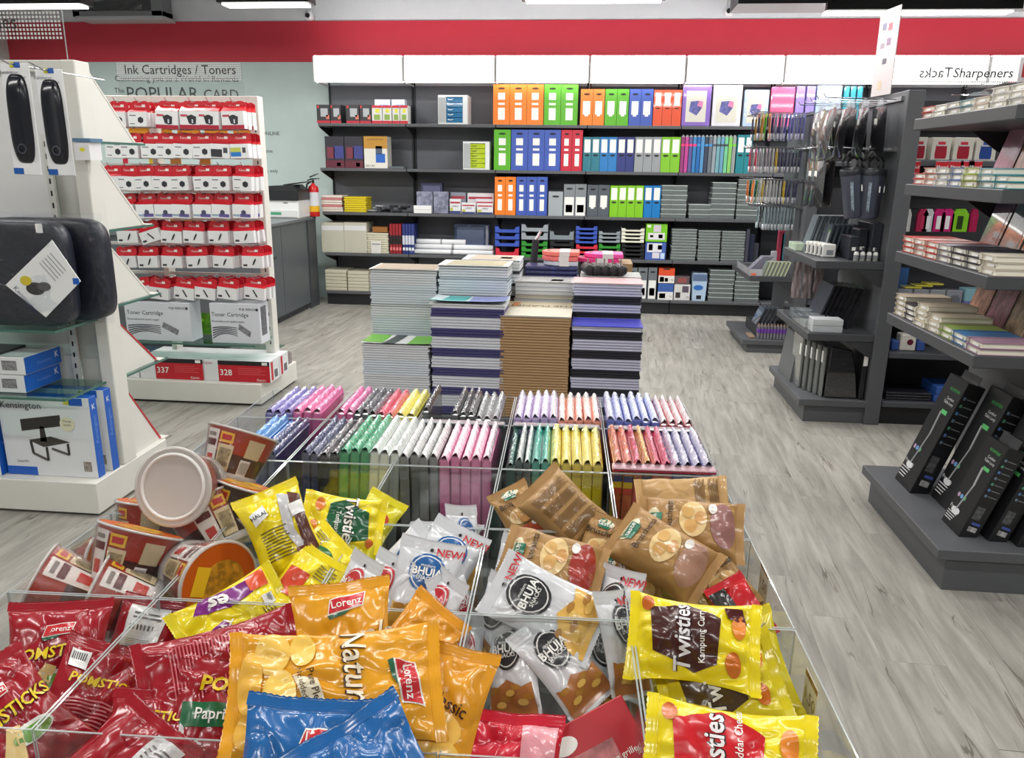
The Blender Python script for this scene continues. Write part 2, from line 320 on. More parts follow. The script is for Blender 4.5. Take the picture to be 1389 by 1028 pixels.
seq([788,805,821],121,4,[OR]*2,'B',nm(2,'shorter orange','file box with one white label',4)); seq([821.5,838,854],121,4,[GR]*2,'B',nm(2,'shorter green','file box with one white label',4)); seq([854.5,870.5,887],121,4,[BL]*2,'B',nm(2,'shorter blue','file box with one white label',4))
seq([887.5,900,913,926],122,4,[RO]*3,'D',nm(3,'red-orange','file in shiny wrap',4),kind='film')
seq([670,693],176,3,[GR],'A',['single green file box left of the blue ones on the second wall shelf']); seq([693.5,716.5,739,761],176,3,[BL]*3,'A',nm(3,'tall blue','file box with white labels',3)); seq([761.5,776.5,791],176,3,[RD]*2,'A',nm(2,'slim red','file box with white labels',3))
seq([791.5,803,814.5,826,838,850,861.5],186,3,[TEAL]*2+[CY]*2+[NAVY]*2,'C',nm(2,'teal','ring file in clear wrap',3)+nm(2,'bright blue','ring file in clear wrap',3)+nm(2,'navy','ring file in clear wrap',3),kind='film')
seq([862,874,886,898,911,924],186,3,[GY]*3+[LM]*2,'C',nm(3,'clear grey','ring file in clear wrap',3)+nm(2,'lime','ring file in clear wrap',3),kind='film')
seq([671,685.5,700],240,2,[OR]*2,'A',nm(2,'slim orange','file box',2)); seq([700.5,714.5,728.5,743],240,2,[BL]*3,'A',nm(3,'slim blue','file box',2))
filebox(744,764,260,2,(160,168,174),'low translucent grey file box with a hole, right of the slim blue ones','F'); seq([765,780.5,796],250,2,[(128,134,140)]*2,'E',nm(2,'grey','file box with a picture card',2))
seq([797,812,827.5],251,2,[(84,92,100)]*2,'B',nm(2,'dark grey','file box with one white label',2))
seq([828,839.5,851,862.5,874],252,2,[LM]*4,'C',nm(4,'lime','file box with long label and dark hole',2)); seq([874.5,886,897.5],252,2,[CY]*2,'C',nm(2,'bright blue','file box with long label and dark hole',2))
filebox(851,865,363,0,(110,116,122),'slate file box with picture card behind the notebook piles on the bottom wall shelf','E'); filebox(866,879,363,0,(110,116,122),'second slate file box with picture card from the left on the bottom wall shelf','E'); filebox(880,892,363,0,(110,116,122),'third slate file box with picture card from the left on the bottom wall shelf','E')
# narrow wrapped bundles on the second shelf
BC=[(150,60,120),(190,70,150),(90,90,150),(60,130,190),(40,110,180),(90,150,200),(60,70,90),(110,120,130),(150,160,170),(120,170,180),(110,160,190),(120,200,150),(140,200,110),(150,160,160)]
for i,c in enumerate(BC):
    x=925+i*5.4; a,b,h,z=span(x,x+4.9,183,3); m=(a+b)/2
    t=Th('file_spine_pack',f'{ORD[i]} narrow see-through wrapped file from the left, right of the lime ring files','file',(m,FY+.12,z),group='narrow wrapped files on the second wall shelf')
    t.box('body',a,b-.002,FY,FY+.24,z,z+h-.02,M(c,.25,'film'),bevel=.003)
    t.add('wrap_end',MB().prism([(a,z+h-.02),(b-.002,z+h-.02),(m+.004,z+h),(m-.004,z+h)],'y',FY+.02,FY+.2),M((215,222,226),.1,'wrap',.55))
    t.box('band',a-.0005,b-.0015,FY-.001,FY-.0002,z+h*.70,z+h*.76,M([(230,60,130),(60,140,200),(70,80,90),(120,210,60)][min(3,i//4)],.4))
seq([1001,1012,1022],183,3,[(30,130,140)]*2,'C',nm(2,'bright teal','wrapped file beside the hanging pens',3),kind='film')
# wrapped folder packs on the top shelf
def pack(px0,px1,py,k,col,label,card=None,kind='film',Y=FY,tilt=0):
    a,b,h,z=span(px0,px1,py,k,Y); c=(a+b)/2
    t=Th('folder_pack',label,'folder',(c,Y,z),rot=(0,0,0),local=True); w=b-a
    t.add('folder',MB().box(-w/2+.004,w/2-.004,0,.06,0,h),M(col,.3,kind),bevel=.006)
    if card: 
        t.box('insert_card',-w*.36,w*.33,-.002,-.0006,h*.1,h*.86,M((214,212,200),.5)); 
        t.add('print',MB().prism([(-w*.25,h*.36),(w*.02,h*.26),(w*.2,h*.45),(w*.1,h*.62),(-w*.2,h*.6)],'y',-.0028,-.0021),M((110,112,180),.5,'print')); t.add('print',MB().prism([(w*.02,h*.5),(w*.2,h*.45),(w*.22,h*.6),(w*.08,h*.62)],'y',-.0034,-.0029),M((214,130,176),.5))
    return t
pack(927,967,112,4,(140,108,200),'purple wrapped expanding folder with grey insert card on the top wall shelf',1); pack(968.5,1009,112,4,(232,230,236),'white wrapped expanding folder with grey insert card on the top wall shelf',1); pack(1010.5,1045,122,4,(186,208,236),'pale blue wrapped expanding folder with grey insert card on the top wall shelf',1)
pack(1047,1080,118,4,(232,92,140),'pink folder pack on the top wall shelf above the hanging pens'); pack(1081,1094,117,4,(150,128,206),'lilac patterned folder pack next to the pink one on the top wall shelf'); pack(1095,1108,117,4,(150,132,210),'second lilac folder pack, beside the clear blue one'); pack(1109,1144,116,4,(176,200,236),'clear pale blue folder pack between lilac and teal on the top wall shelf')
for i in range(3): pack(1146+i*9,1154+i*9,117,4,(40,150,170),f'{ORD[i]} teal wrapped file from the left on the top wall shelf')
# drawer units
def drawers(px0,px1,py,k,col,label,n=5):
    a,b,h,z=span(px0,px1,py,k); dep=.26; t=Th('drawer_unit',label,'drawer unit',((a+b)/2,FY+dep/2,z))
    w=b-a; s0=a+w*.27; s1=b-w*.16
    t.add('casing',MB().box(a,s0,FY,FY+dep,z,z+h).box(s1,b,FY,FY+dep,z,z+h).box(s0,s1,FY,FY+dep,z,z+.014).box(s0,s1,FY,FY+dep,z+h-.018,z+h).box(s0,s1,FY+dep-.01,FY+dep,z+.014,z+h-.018),M((226,230,230),.35))
    t.box('side_plate',a+.006,s0-.004,FY-.002,FY-.0002,z+.015,z+h-.02,M((176,180,182),.4))
    hh=(h-.036)/n
    for i in range(n):
        zz=z+.016+i*hh; d=t.box('drawer',s0+.002,s1-.002,FY+.002,FY+dep-.02,zz,zz+hh-.004,M(col,.2,'film',.2),bevel=.002); xm=s0+(s1-s0)*.28
        t.add('handle',MB().tube([(xm-.028,FY+.001,zz+hh*.66),(xm-.02,FY-.010,zz+hh*.5),(xm+.012,FY-.010,zz+hh*.5),(xm+.024,FY+.001,zz+hh*.66)],.0035),M((235,238,240),.3) if col[0]<80 else M((110,130,10),.3),parent=d)
drawers(594,634,129,4,(20,110,160),'white desktop drawer unit with blue drawers on the top wall shelf'); drawers(628,664,192,3,(184,206,20),'white desktop drawer unit with lime drawers on the second wall shelf')
# cartons
def carton(px0,px1,py,k,col,label,dec=(),txt=(),dep=.18,Y=FY,dz=0,name='carton',cat='box',kind='plain',pyb=None,group=None,side=None):
    a,b,h,z=span(px0,px1,py,k,Y); z+=dz
    if pyb is not None: zb=at_y((px0+px1)/2,pyb,Y).z; h=h-(zb-z); z=zb
    t=Th(name,label,cat,((a+b)/2,Y+dep/2,z),group=group); w=b-a-.002
    t.box('body',a,a+w,Y,Y+dep,z,z+h,M(col,.4,kind),bevel=.002)
    for n,u0,u1,v0,v1,c in dec: t.box(n,a+w*u0,a+w*u1,Y-.0012,Y-.0002,z+h*v0,z+h*v1,M(c,.45))
    for s,u,v,sz,c in txt: t.text(s,(a+w*u,Y-.0016,z+h*v),(1,0,0),(0,0,1),sz,M(c,.5))
    return t
BK=(52,50,54)
for i,(p0,p1) in enumerate(((429,447),(447.5,462),(469,487),(487.5,503))):
    carton(p0,p1,142,4,BK,['black appliance box with white machine picture at the left end of the top wall shelf','second black appliance box from the left on the top wall shelf','third black appliance box from the left on the top wall shelf','fourth black appliance box, beside the white and red ones'][i],[('strip',0,1,0,.14,(190,40,60)),('picture',.3,.85,.35,.8,(176,180,184)),('picture',.7,.95,.22,.45,(220,120,100)),('badge',.05,.2,.82,.95,(200,50,50))])
for i,(p0,p1) in enumerate(((504,518),(518.5,531),(532,542),(542.5,553))):
    carton(p0,p1,143,4,(222,222,218),f'{ORD[i]} white laminating box with red edges from the left on the top wall shelf',[('strip',0,1,.86,1,(200,40,60)),('strip',0,1,0,.16,(200,40,60)),('picture',.2,.8,.2,.5,(140,170,80)),('tag',.35,.75,.6,.8,(225,220,60))],dep=.14)
for i,(p0,p1) in enumerate(((508,529),(531,549))): carton(p0,p1,135,4,(214,222,236),f'{["left","right"][i]} pale blue box standing behind the white and red boxes',[('print',.3,.9,.1,.8,(150,160,210))],dep=.1,Y=FY+.15)
for i,(p0,p1) in enumerate(((440,466),(466.5,492))): carton(p0,p1,185,3,(48,46,56),f'{["left","right"][i]} black pack with red and blue picture on the second wall shelf',[('picture',.1,.5,.3,.66,(120,50,66)),('picture',.45,.98,.3,.7,(60,64,130)),('strip',0,1,0,.24,(96,36,52)),('label',.6,.8,.05,.17,(230,230,230))])
carton(493,525,185,3,(226,224,214),'gold and white box with a blue device picture on the second wall shelf',[('band',0,1,.62,1,(190,140,52)),('picture',.5,.78,.45,.7,(80,90,110)),('picture',.5,.9,.18,.46,(40,100,190))],[('LAMINATOR',.5,.9,.03,(90,60,20)),('A4 / A3',.25,.08,.03,(30,30,40))])
carton(527,548,226,3,(96,106,112),'thin grey glass plate lying on the second wall shelf',dep=.2,name='plate',cat='plate')
# flat paper and envelope piles
def pile(px0,px1,py,k,n,cols,label,name='envelope_pack',cat='envelope',dep=.22,rough=.5,kind='plain',Y=FY,dz=0,jit=.006):
    a,b,h,z=span(px0,px1,py,k,Y); z+=dz; h-=dz; th=h/n
    for i in range(n):
        j=RND.uniform(-jit,jit); c=cols[i%len(cols)]
        solo(name,label,cat,MB().box(a+.004+j,b-.006+j,Y+abs(j),Y+dep+abs(j),z+i*th,z+(i+.9)*th),M(c,rough,kind),((a+b)/2,Y+dep/2,z+i*th),group=label,bevel=min(.003,th*.3))
pile(435,464,265,2,7,[(226,216,206),(226,216,206),(206,130,130)],'cream paper pack with reddish edges piled on the third wall shelf'); pile(466,497,267,2,7,[(214,192,26)],'yellow envelope pack piled on the third wall shelf')
for i in range(9):
    a,b,h,z=span(497+i*6.0,508+i*5.4,278+3*(i%3),2); s=RND.uniform(-.3,.3)
    o=solo('pencil_pouch',f'black and white patterned pouch heaped on the third wall shelf',"pouch",MB().box(-.05,.05,-.03,.03,0,.022),M((170,170,176) if i<3 else (66,66,72),.2,'print',3),(0,0,0),group='patterned pouches on the third wall shelf',bevel=.008); o.location=((a+b)/2,FY+.06+.05*(i%2),z+.004+.024*(i%3)); o.rotation_euler=(0,0.0,s)
carton(571,600,248,2,(60,62,92),'dark blue patterned carton behind the silver ones on the third wall shelf',[('print',.1,.9,.1,.9,(96,98,128))],Y=FY+.12,dep=.1)
for i,(p0,p1) in enumerate(((565,587),(588,608))): carton(p0,p1,260,2,(150,154,178),f'{["left","right"][i]} silver blue marbled carton on the third wall shelf',dep=.05,kind='print',Y=FY+.05)
carton(561,585,279,2,(240,240,240),'low plain white carton before the silver ones on the third wall shelf',[('line',.05,.95,.45,.5,(190,190,195))],dep=.045,Y=FY)
for i,(p0,p1,py,yo) in enumerate(((611,632,261,.13),(610,625,270,.02),(626,645,275,.01),(634,670,262,.13),(645,670,270,.07),(647,669,276,.01))):
    carton(p0,p1,py,2,[(140,146,160),(226,228,232),(226,228,232),(222,218,222),(216,216,222),(226,226,228)][i],['grey label carton at the back of the small label boxes','small white label box standing leftmost in its group','small white label box with blue foot in the middle of its group','wide white label carton with red strip at the back','wide white label carton half hidden in its group','wide white label box in front beside the orange files'][i],[('strip',.05,.95,.7,.82,(180,60,80)),('foot',.02,.98,0,.2,(60,72,120)),('seal',.05,.28,.2,.42,(190,190,80))],[('LABELS',.5,.52,.022,(60,60,70))],dep=.05,Y=FY+yo)
# clear cases
CASE=M((142,152,152),.2,'cloudy',.55); CASE2=M((196,206,204),.25)
def cases(px0,px1,py,k,n,label,dep=.22,Y=FY):
    a,b,h,z=span(px0,px1,py,k,Y); th=h/n
    for i in range(n):
        t=Th('clear_case',label,'case',((a+b)/2,Y+dep/2,z+i*th),group=label); j=RND.uniform(-.004,.004)
        t.box('body',a+.004+j,b-.008+j,Y,Y+dep,z+i*th,z+(i+.86)*th,CASE,bevel=.002)
        t.box('lid_edge',a+.002+j,b-.006+j,Y-.002,Y+dep,z+(i+.80)*th,z+(i+.93)*th,CASE2)
def cs(where): return 'clear case in the stack '+where
cases(898,934,251,2,7,cs('right after the blue file boxes, third wall shelf')); cases(934.5,966,277,2,3,cs('that is lowest on the third wall shelf')); cases(967,1001,247,2,7,cs('second from the right, third wall shelf')); cases(1002,1036,241,2,8,cs('behind the hanging pens, third wall shelf'))
cases(912,947,311,1,11,cs('right of the green and blue picture boxes, fourth wall shelf')); cases(948,979,313,1,11,cs('in the middle of three, fourth wall shelf')); cases(980,1013,314,1,11,cs('nearest the dark end shelf, fourth wall shelf'))
cases(963,998,366,0,7,cs('left of two on the bottom wall shelf')); cases(998.5,1033,370,0,7,cs('right of two on the bottom wall shelf'))
# fourth shelf
for i,(p0,p1) in enumerate(((435,466),(466,497))): carton(p0,p1,302,1,(196,194,178),f'{["left","right"][i]} of two large beige archive boxes beside the counter',[('label',.02,.98,.74,.9,(222,222,224))],dep=.3)
pile(497,527,316,1,9,[(206,202,180)],'cream folder piled beside the beige archive boxes',jit=.003); carton(503,517,327,1,(220,220,214),'small white label card leaning on the cream folder pile',[('line',.1,.9,.7,.8,(150,150,150))],dep=.004,Y=FY-.012,name='card',cat='card'); carton(505,526,308,1,(150,100,50),'brown board carton lying on the cream folder pile',dep=.15,pyb=315,Y=FY+.03)
for i in range(8):
    carton(528+i*4.1+(1.0 if i>3 else 0),531.8+i*4.1+(1.0 if i>3 else 0),304,1,(150,38,48) if i<4 else (46,60,124),f'{ORD[i%4]} {"red and black" if i<4 else "blue and white"} slim box from the left on the fourth wall shelf',[('band',0,1,.32,.62,(30,30,34) if i<4 else (200,206,220)),('tag',.1,.9,.12,.22,(220,120,120) if i<4 else (226,230,236))],dep=.2)
for i,(p0,p1,dz,yo) in enumerate(((555,668,0,.03),(556,669,0,.095),(556,668,.052,.06),(563,630,.105,.07))):
    a,b,h,z=span(p0,p1,330,1); zz=z+.028+dz
    t=Th('paper_roll',['long white paper roll lying at the shelf front','long white paper roll lying at the back of the two lower ones','long white paper roll resting on the two lower ones','short grey-white paper roll on top of the long rolls'][i]+', fourth wall shelf','paper roll',((a+b)/2,FY+yo,zz-.027)); 
    t.add('roll',MB().cyl((a,FY+yo,zz),(b,FY+yo,zz),.027,n=16),M((232,234,238),.35),smooth=True); t.add('strap',MB().cyl((a+(b-a)*.5,FY+yo,zz),(a+(b-a)*.53,FY+yo,zz),.0278,n=16,caps=False),M((150,150,156),.4))
carton(616,664,304,1,(92,110,150),'blue silver patterned flat pack standing behind the paper rolls',[('edge',.9,.97,.05,.95,(190,196,206)),('print',.08,.84,.1,.9,(120,134,166))],dep=.03,Y=FY+.24,kind='print')
# letter trays
def tray(px0,px1,pyt,pyb,col,label,group,n=4,Y=FY,frame=False):
    zt=at_y((px0+px1)/2,pyt,Y).z; zb=max(at_y((px0+px1)/2,pyb,Y).z,SZ[1]+.001); a=at_y(px0,pyt,Y).x+.004; b=at_y(px1,pyt,Y).x-.004; hh=(zt-zb)/n; m=M(col,.35); dk=M(tuple(int(c*.7) for c in col),.4)
    for i in range(n):
        z=zb+i*hh; c=(a+b)/2; w=b-a
        t=Th('letter_tray',label,'letter tray',(c,Y+.12,z),group=group)
        t.add('tray',MB().box(a,b,Y+.01,Y+.26,z,z+.004).box(a,a+.005,Y+.01,Y+.26,z+.004,z+hh*.92).box(b-.005,b,Y+.01,Y+.26,z+.004,z+hh*.92),m)
        t.add('lip',MB().prism([(a,z),(b,z),(b,z+hh*.85),(b-w*.14,z+hh*.85),(b-w*.2,z+hh*.45),(a+w*.2,z+hh*.45),(a+w*.14,z+hh*.85),(a,z+hh*.85)],'y',Y,Y+.009),m)
for p0,p1,yt,yb,c,n,lab in ((671,705,306,334,(58,86,180),3,'blue letter tray stacked above the red one behind the notebook piles'),(672,704,335,349,(206,44,64),1,'red letter tray under the blue ones behind the notebook piles'),(707,744,303,325,(150,158,166),2,'grey letter tray above the green ones'),(707,743,326,352,(48,140,50),3,'green letter tray under the grey ones, behind the black pole'),(745.5,779,312,325,(128,138,146),1,'grey letter tray above the black ones'),(746,779,326,352,(34,34,38),3,'black letter tray between green and red stacks'),(781,811,306,330,(58,86,180),4,'blue letter tray in the middle of the fourth wall shelf'),(781,811,331,352,(206,44,64),3,'red letter tray in the middle of the fourth wall shelf'),(812,842,313,329,(140,150,158),3,'clear grey letter tray above the right green ones'),(812,842,330,352,(48,140,50),3,'green letter tray right of the red ones'),(843,875,309,329,(226,226,210),4,'cream letter tray above the black ones'),(843,875,330,352,(30,30,34),4,'black letter tray under the cream ones')): tray(p0,p1,yt,yb,c,lab,lab,n)
carton(877,906,304,1,(120,196,40),'green punch box with product pictures on the fourth wall shelf',[('picture',.1,.9,.12,.5,(224,220,226)),('picture',.35,.7,.55,.95,(210,200,214)),('print',.2,.35,.25,.38,(120,30,50)),('print',.6,.8,.2,.42,(60,30,60)),('logo',.05,.22,.8,.95,(230,240,220))],dep=.18,pyb=328); carton(876,904,329,1,(70,100,176),'blue and white punch box below the green one',[('picture',.08,.8,.45,.95,(226,226,232)),('print',.15,.35,.55,.9,(70,40,60)),('print',.6,.8,.6,.85,(150,40,70)),('label',.75,.95,.08,.4,(200,220,246)),('picture',.35,.7,.1,.42,(220,214,224))],dep=.18)
for i in range(3): carton(1013.5+i*1,1018+i*6,[311,318,330][i],1,[(70,70,84),(40,44,66),(60,64,72)][i],f'{["tall","middle","low"][i]} dark wrapped board behind the dark end shelf',dep=.02,Y=FY+.03*i)
# bottom shelf
pile(440,470,366,0,6,[(204,200,178)],'cream box file in the left pile on the bottom wall shelf',dep=.3,jit=.002); pile(470.5,500,368,0,6,[(204,200,178)],'cream box file in the right pile on the bottom wall shelf',dep=.3,jit=.002)
carton(894,916,364,0,(222,80,44),'orange and white hardware box on the bottom wall shelf',[('front',0,1,0,.5,(226,224,220)),('print',.08,.35,.08,.42,(60,36,44)),('print',.4,.6,.1,.35,(80,60,66)),('notch',.3,.7,.9,1,(60,40,40))],[('T8',.84,.2,.025,(40,40,40))],pyb=384); carton(893,914,385,0,(62,96,170),'blue and white hardware box under the orange one',[('front',0,1,0,.5,(226,226,224)),('print',.1,.5,.1,.4,(50,36,44))],[('T2',.84,.2,.025,(40,40,40))])
carton(915,937,386,0,(214,214,214),'white hardware box under the dark one on the bottom wall shelf',[('print',.1,.4,.15,.5,(50,36,44)),('print',.5,.9,.5,.9,(90,80,96))],[('T3',.84,.2,.025,(40,40,40))]); carton(916,936,375,0,(96,84,88),'dark box lying above the white hardware box',[('print',.2,.8,.2,.8,(150,80,80))],pyb=385.5)
a,b,h,z=span(940,960,371,0); t=Th('label_maker_box','blue and white laminator pack standing alone on the bottom wall shelf','box',((a+b)/2,FY+.1,z))
t.add('body',MB().prism([(a+.01,z),(b-.01,z),(b-.004,z+h*.3),(b,z+h*.72),(b-.004,z+h),(a+.004,z+h),(a,z+h*.72),(a+.006,z+h*.3)],'y',FY,FY+.16),M((176,200,224),.35)); t.box('band',a+.004,b-.004,FY-.001,FY-.0002,z+h*.72,z+h*.97,M((96,116,150),.4)); t.box('slot',a+.05,b-.05,FY-.001,FY-.0002,z+h*.06,z+h*.2,M((28,30,40),.4)); t.add('logo',MB().prism([((a+b)/2-.01+.05*math.cos(q*math.pi/8),z+h*.48+.028*math.sin(q*math.pi/8)) for q in range(16)],'y',FY-.001,FY-.0002),M((50,110,190),.4))
# ------------------------------------------------------------------ white double-sided shelving on the left
CREAM=M((222,221,214),.5); 
def dots(t,name,x0,x1,y,z0,z1,st,mat,parent=None):
    mb=MB(); r=st*.30; nx=int((x1-x0)/st); nz=int((z1-z0)/st)
    for i in range(nx):
        for j in range(nz):
            x=x0+(i+.5)*st; z=z0+(j+.5)*st; mb.add([(x-r,y,z-r),(x+r,y,z-r),(x+r,y,z+r),(x-r,y,z+r)],[(0,1,2,3)])
    o=t.add(name,mb,mat,parent); o['kind']='stuff'; return o
def slots(t,x,y,z0,z1,st=.05,parent=None):
    mb=MB(); z=z0
    while z<z1: mb.add([(x-.004,y,z),(x+.004,y,z),(x+.004,y,z+.022),(x-.004,y,z+.022)],[(0,1,2,3)]); z+=st
    o=t.add('slot',mb,BLACK,parent); o['kind']='stuff'
# near unit
t=Th('display_shelving','near white display shelving with glass shelves and a plain back panel','shelving',(-3.1,3.2,0))
t.box('base',-4.2,-2.08,2.93,3.51,0.012,.155,CREAM,bevel=.003); t.box('plinth',-4.19,-2.1,2.95,3.49,0,.012,M((40,40,42),.6))
t.box('back_panel',-4.15,-2.27,3.19,3.21,.155,1.86,M((226,227,226),.5)); t.box('recess_panel',-2.27,-2.14,3.215,3.225,.155,1.80,M((206,206,200),.5))
for x in (-4.2,-2.14): t.box('post',x,x+.06,3.15,3.25,.155,1.885,CREAM,bevel=.004)
t.box('top_rail',-4.14,-2.14,3.16,3.24,1.84,1.885,CREAM,bevel=.003)
u=t.box('upright',-2.285,-2.255,3.175,3.19,.155,1.6,M((214,214,208),.4)); slots(t,-2.27,3.1745,.2,1.58,.05,u)
for z in (.835,.55):
    g=t.box('glass_shelf',-4.1,-2.12,2.87,3.17,z-.008,z,GLASS); t.box('glass_edge',-4.1,-2.12,2.868,2.87,z-.009,z+.001,GEDGE,g); t.box('glass_edge',-2.12,-2.118,2.868,3.17,z-.009,z+.001,GEDGE,g)
for z in (1.575,1.205,.875,.55):
    g=t.box('glass_shelf',-3.9,-2.09,3.25,3.62,z-.008,z,GLASS); t.box('glass_edge',-2.09,-2.088,3.25,3.62,z-.009,z+.001,GEDGE,g)
WW=M((224,223,217),.45)
for i,(z0,h,y1) in enumerate(((1.576,.29,3.56),(1.206,.30,3.56),(.876,.27,3.55),(.551,.25,3.54),(.156,.33,3.50))):
    w=Th('angled_display_stand',['topmost white angled stand on the back glass of the near white shelving','second white angled stand from the top behind the near white post','third white angled stand from the top behind the near white post','fourth white angled stand from the top, with a red slanted face','lowest white angled stand, with wide red slanted face, on the base'][i],'display stand',(-2.3,3.4,z0),group='white angled stands behind the near white post')
    w.add('side_panel',MB().prism([(3.255,z0),(y1,z0),(3.262,z0+h),(3.255,z0+h)],'x',-2.115,-2.108),WW); w.add('side_panel',MB().prism([(3.255,z0),(y1,z0),(3.262,z0+h),(3.255,z0+h)],'x',-2.6,-2.593),WW)
    w.add('slanted_face',MB().prism([(y1,z0),(y1+.012,z0+.004),(3.27,z0+h),(3.262,z0+h)],'x',-2.6,-2.106),M((190,30,44),.4) if i>2 else WW); w.box('foot',-2.6,-2.09,y1+.001,y1+.05,z0,z0+.004,WW)
# sign on top of the near unit
t=Th('hanging_sign','clear acrylic sign with dotted band and cut-off word on the near white shelving','sign',(-2.6,3.2,1.886))
t.add('plate',MB().add([(-3.2,3.2,1.886),(-2.135,3.2,1.886),(-2.14,3.2,2.085),(-3.2,3.2,2.085)],[(0,1,2,3)]),M((246,238,238),.03,'clear')); dots(t,'dot_pattern',-3.2,-2.142,3.199,1.965,2.085,.0155,M((225,225,226),.4)); t.text('Accessories',(-2.335,3.1982,2.03),(1,0,0),(0,0,1),.075,M((30,28,30),.5),align='RIGHT'); t.box('edge',-2.14,-2.136,3.199,3.201,1.886,2.085,RIM)
t=Th('small_sign','small white sign reading Toner fixed at the top of the near white shelving','sign',(-2.22,3.185,1.76)); t.box('plate',-2.262,-2.145,3.183,3.187,1.79,1.835,WHITE); t.text('Toner',(-2.20,3.1825,1.813),(1,0,0),(0,0,1),.052,BLACK); t.box('glass_strip',-2.262,-2.145,3.183,3.187,1.745,1.788,M((150,158,166),.15))
# far unit
t=Th('display_shelving','far white open frame shelving hung with red and white ink cartridges','shelving',(-2.7,4.87,0))
t.box('base',-3.4,-2.036,4.56,5.18,.015,.145,CREAM,bevel=.003); t.box('plinth',-3.38,-2.05,4.58,5.16,0,.015,M((35,35,36),.6))
for x in (-3.4,-2.75,-2.10): 
    u=t.box('post',x,x+(.06 if x>-2.2 or x<-3 else .035),4.83,4.91,.145,1.885 if x!=-2.75 else 1.87,CREAM,bevel=.003)
    if x>-2.2: slots(t,x+.035,4.8295,.25,1.8,.095,u)
t.box('top_rail',-3.34,-2.10,4.835,4.905,1.845,1.885,CREAM,bevel=.003)
RAILZ=[1.815,1.655,1.475,1.315,1.150,.985,.80]
for z in RAILZ: t.box('hook_rail',-3.34,-2.10,4.835,4.85,z-.012,z+.006,M((200,200,196),.4))
g=t.box('glass_shelf',-3.3,-2.05,4.56,4.83,.388,.397,GLASS); t.box('glass_edge',-3.3,-2.05,4.558,4.56,.387,.398,GEDGE,g)
for z,lab in ((.397,0),): pass
t.box('glass_shelf',-3.3,-2.12,4.93,5.2,.25,.258,GLASS); t.box('back_shelf',-3.3,-2.12,4.92,5.15,.865,.885,M((50,50,54),.5))
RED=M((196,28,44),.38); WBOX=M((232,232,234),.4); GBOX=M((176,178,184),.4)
def hexa(cx,cz,r,y): return [(cx+r*math.cos(q*math.pi/3+.5),cz+r*math.sin(q*math.pi/3+.5)) for q in range(6)]
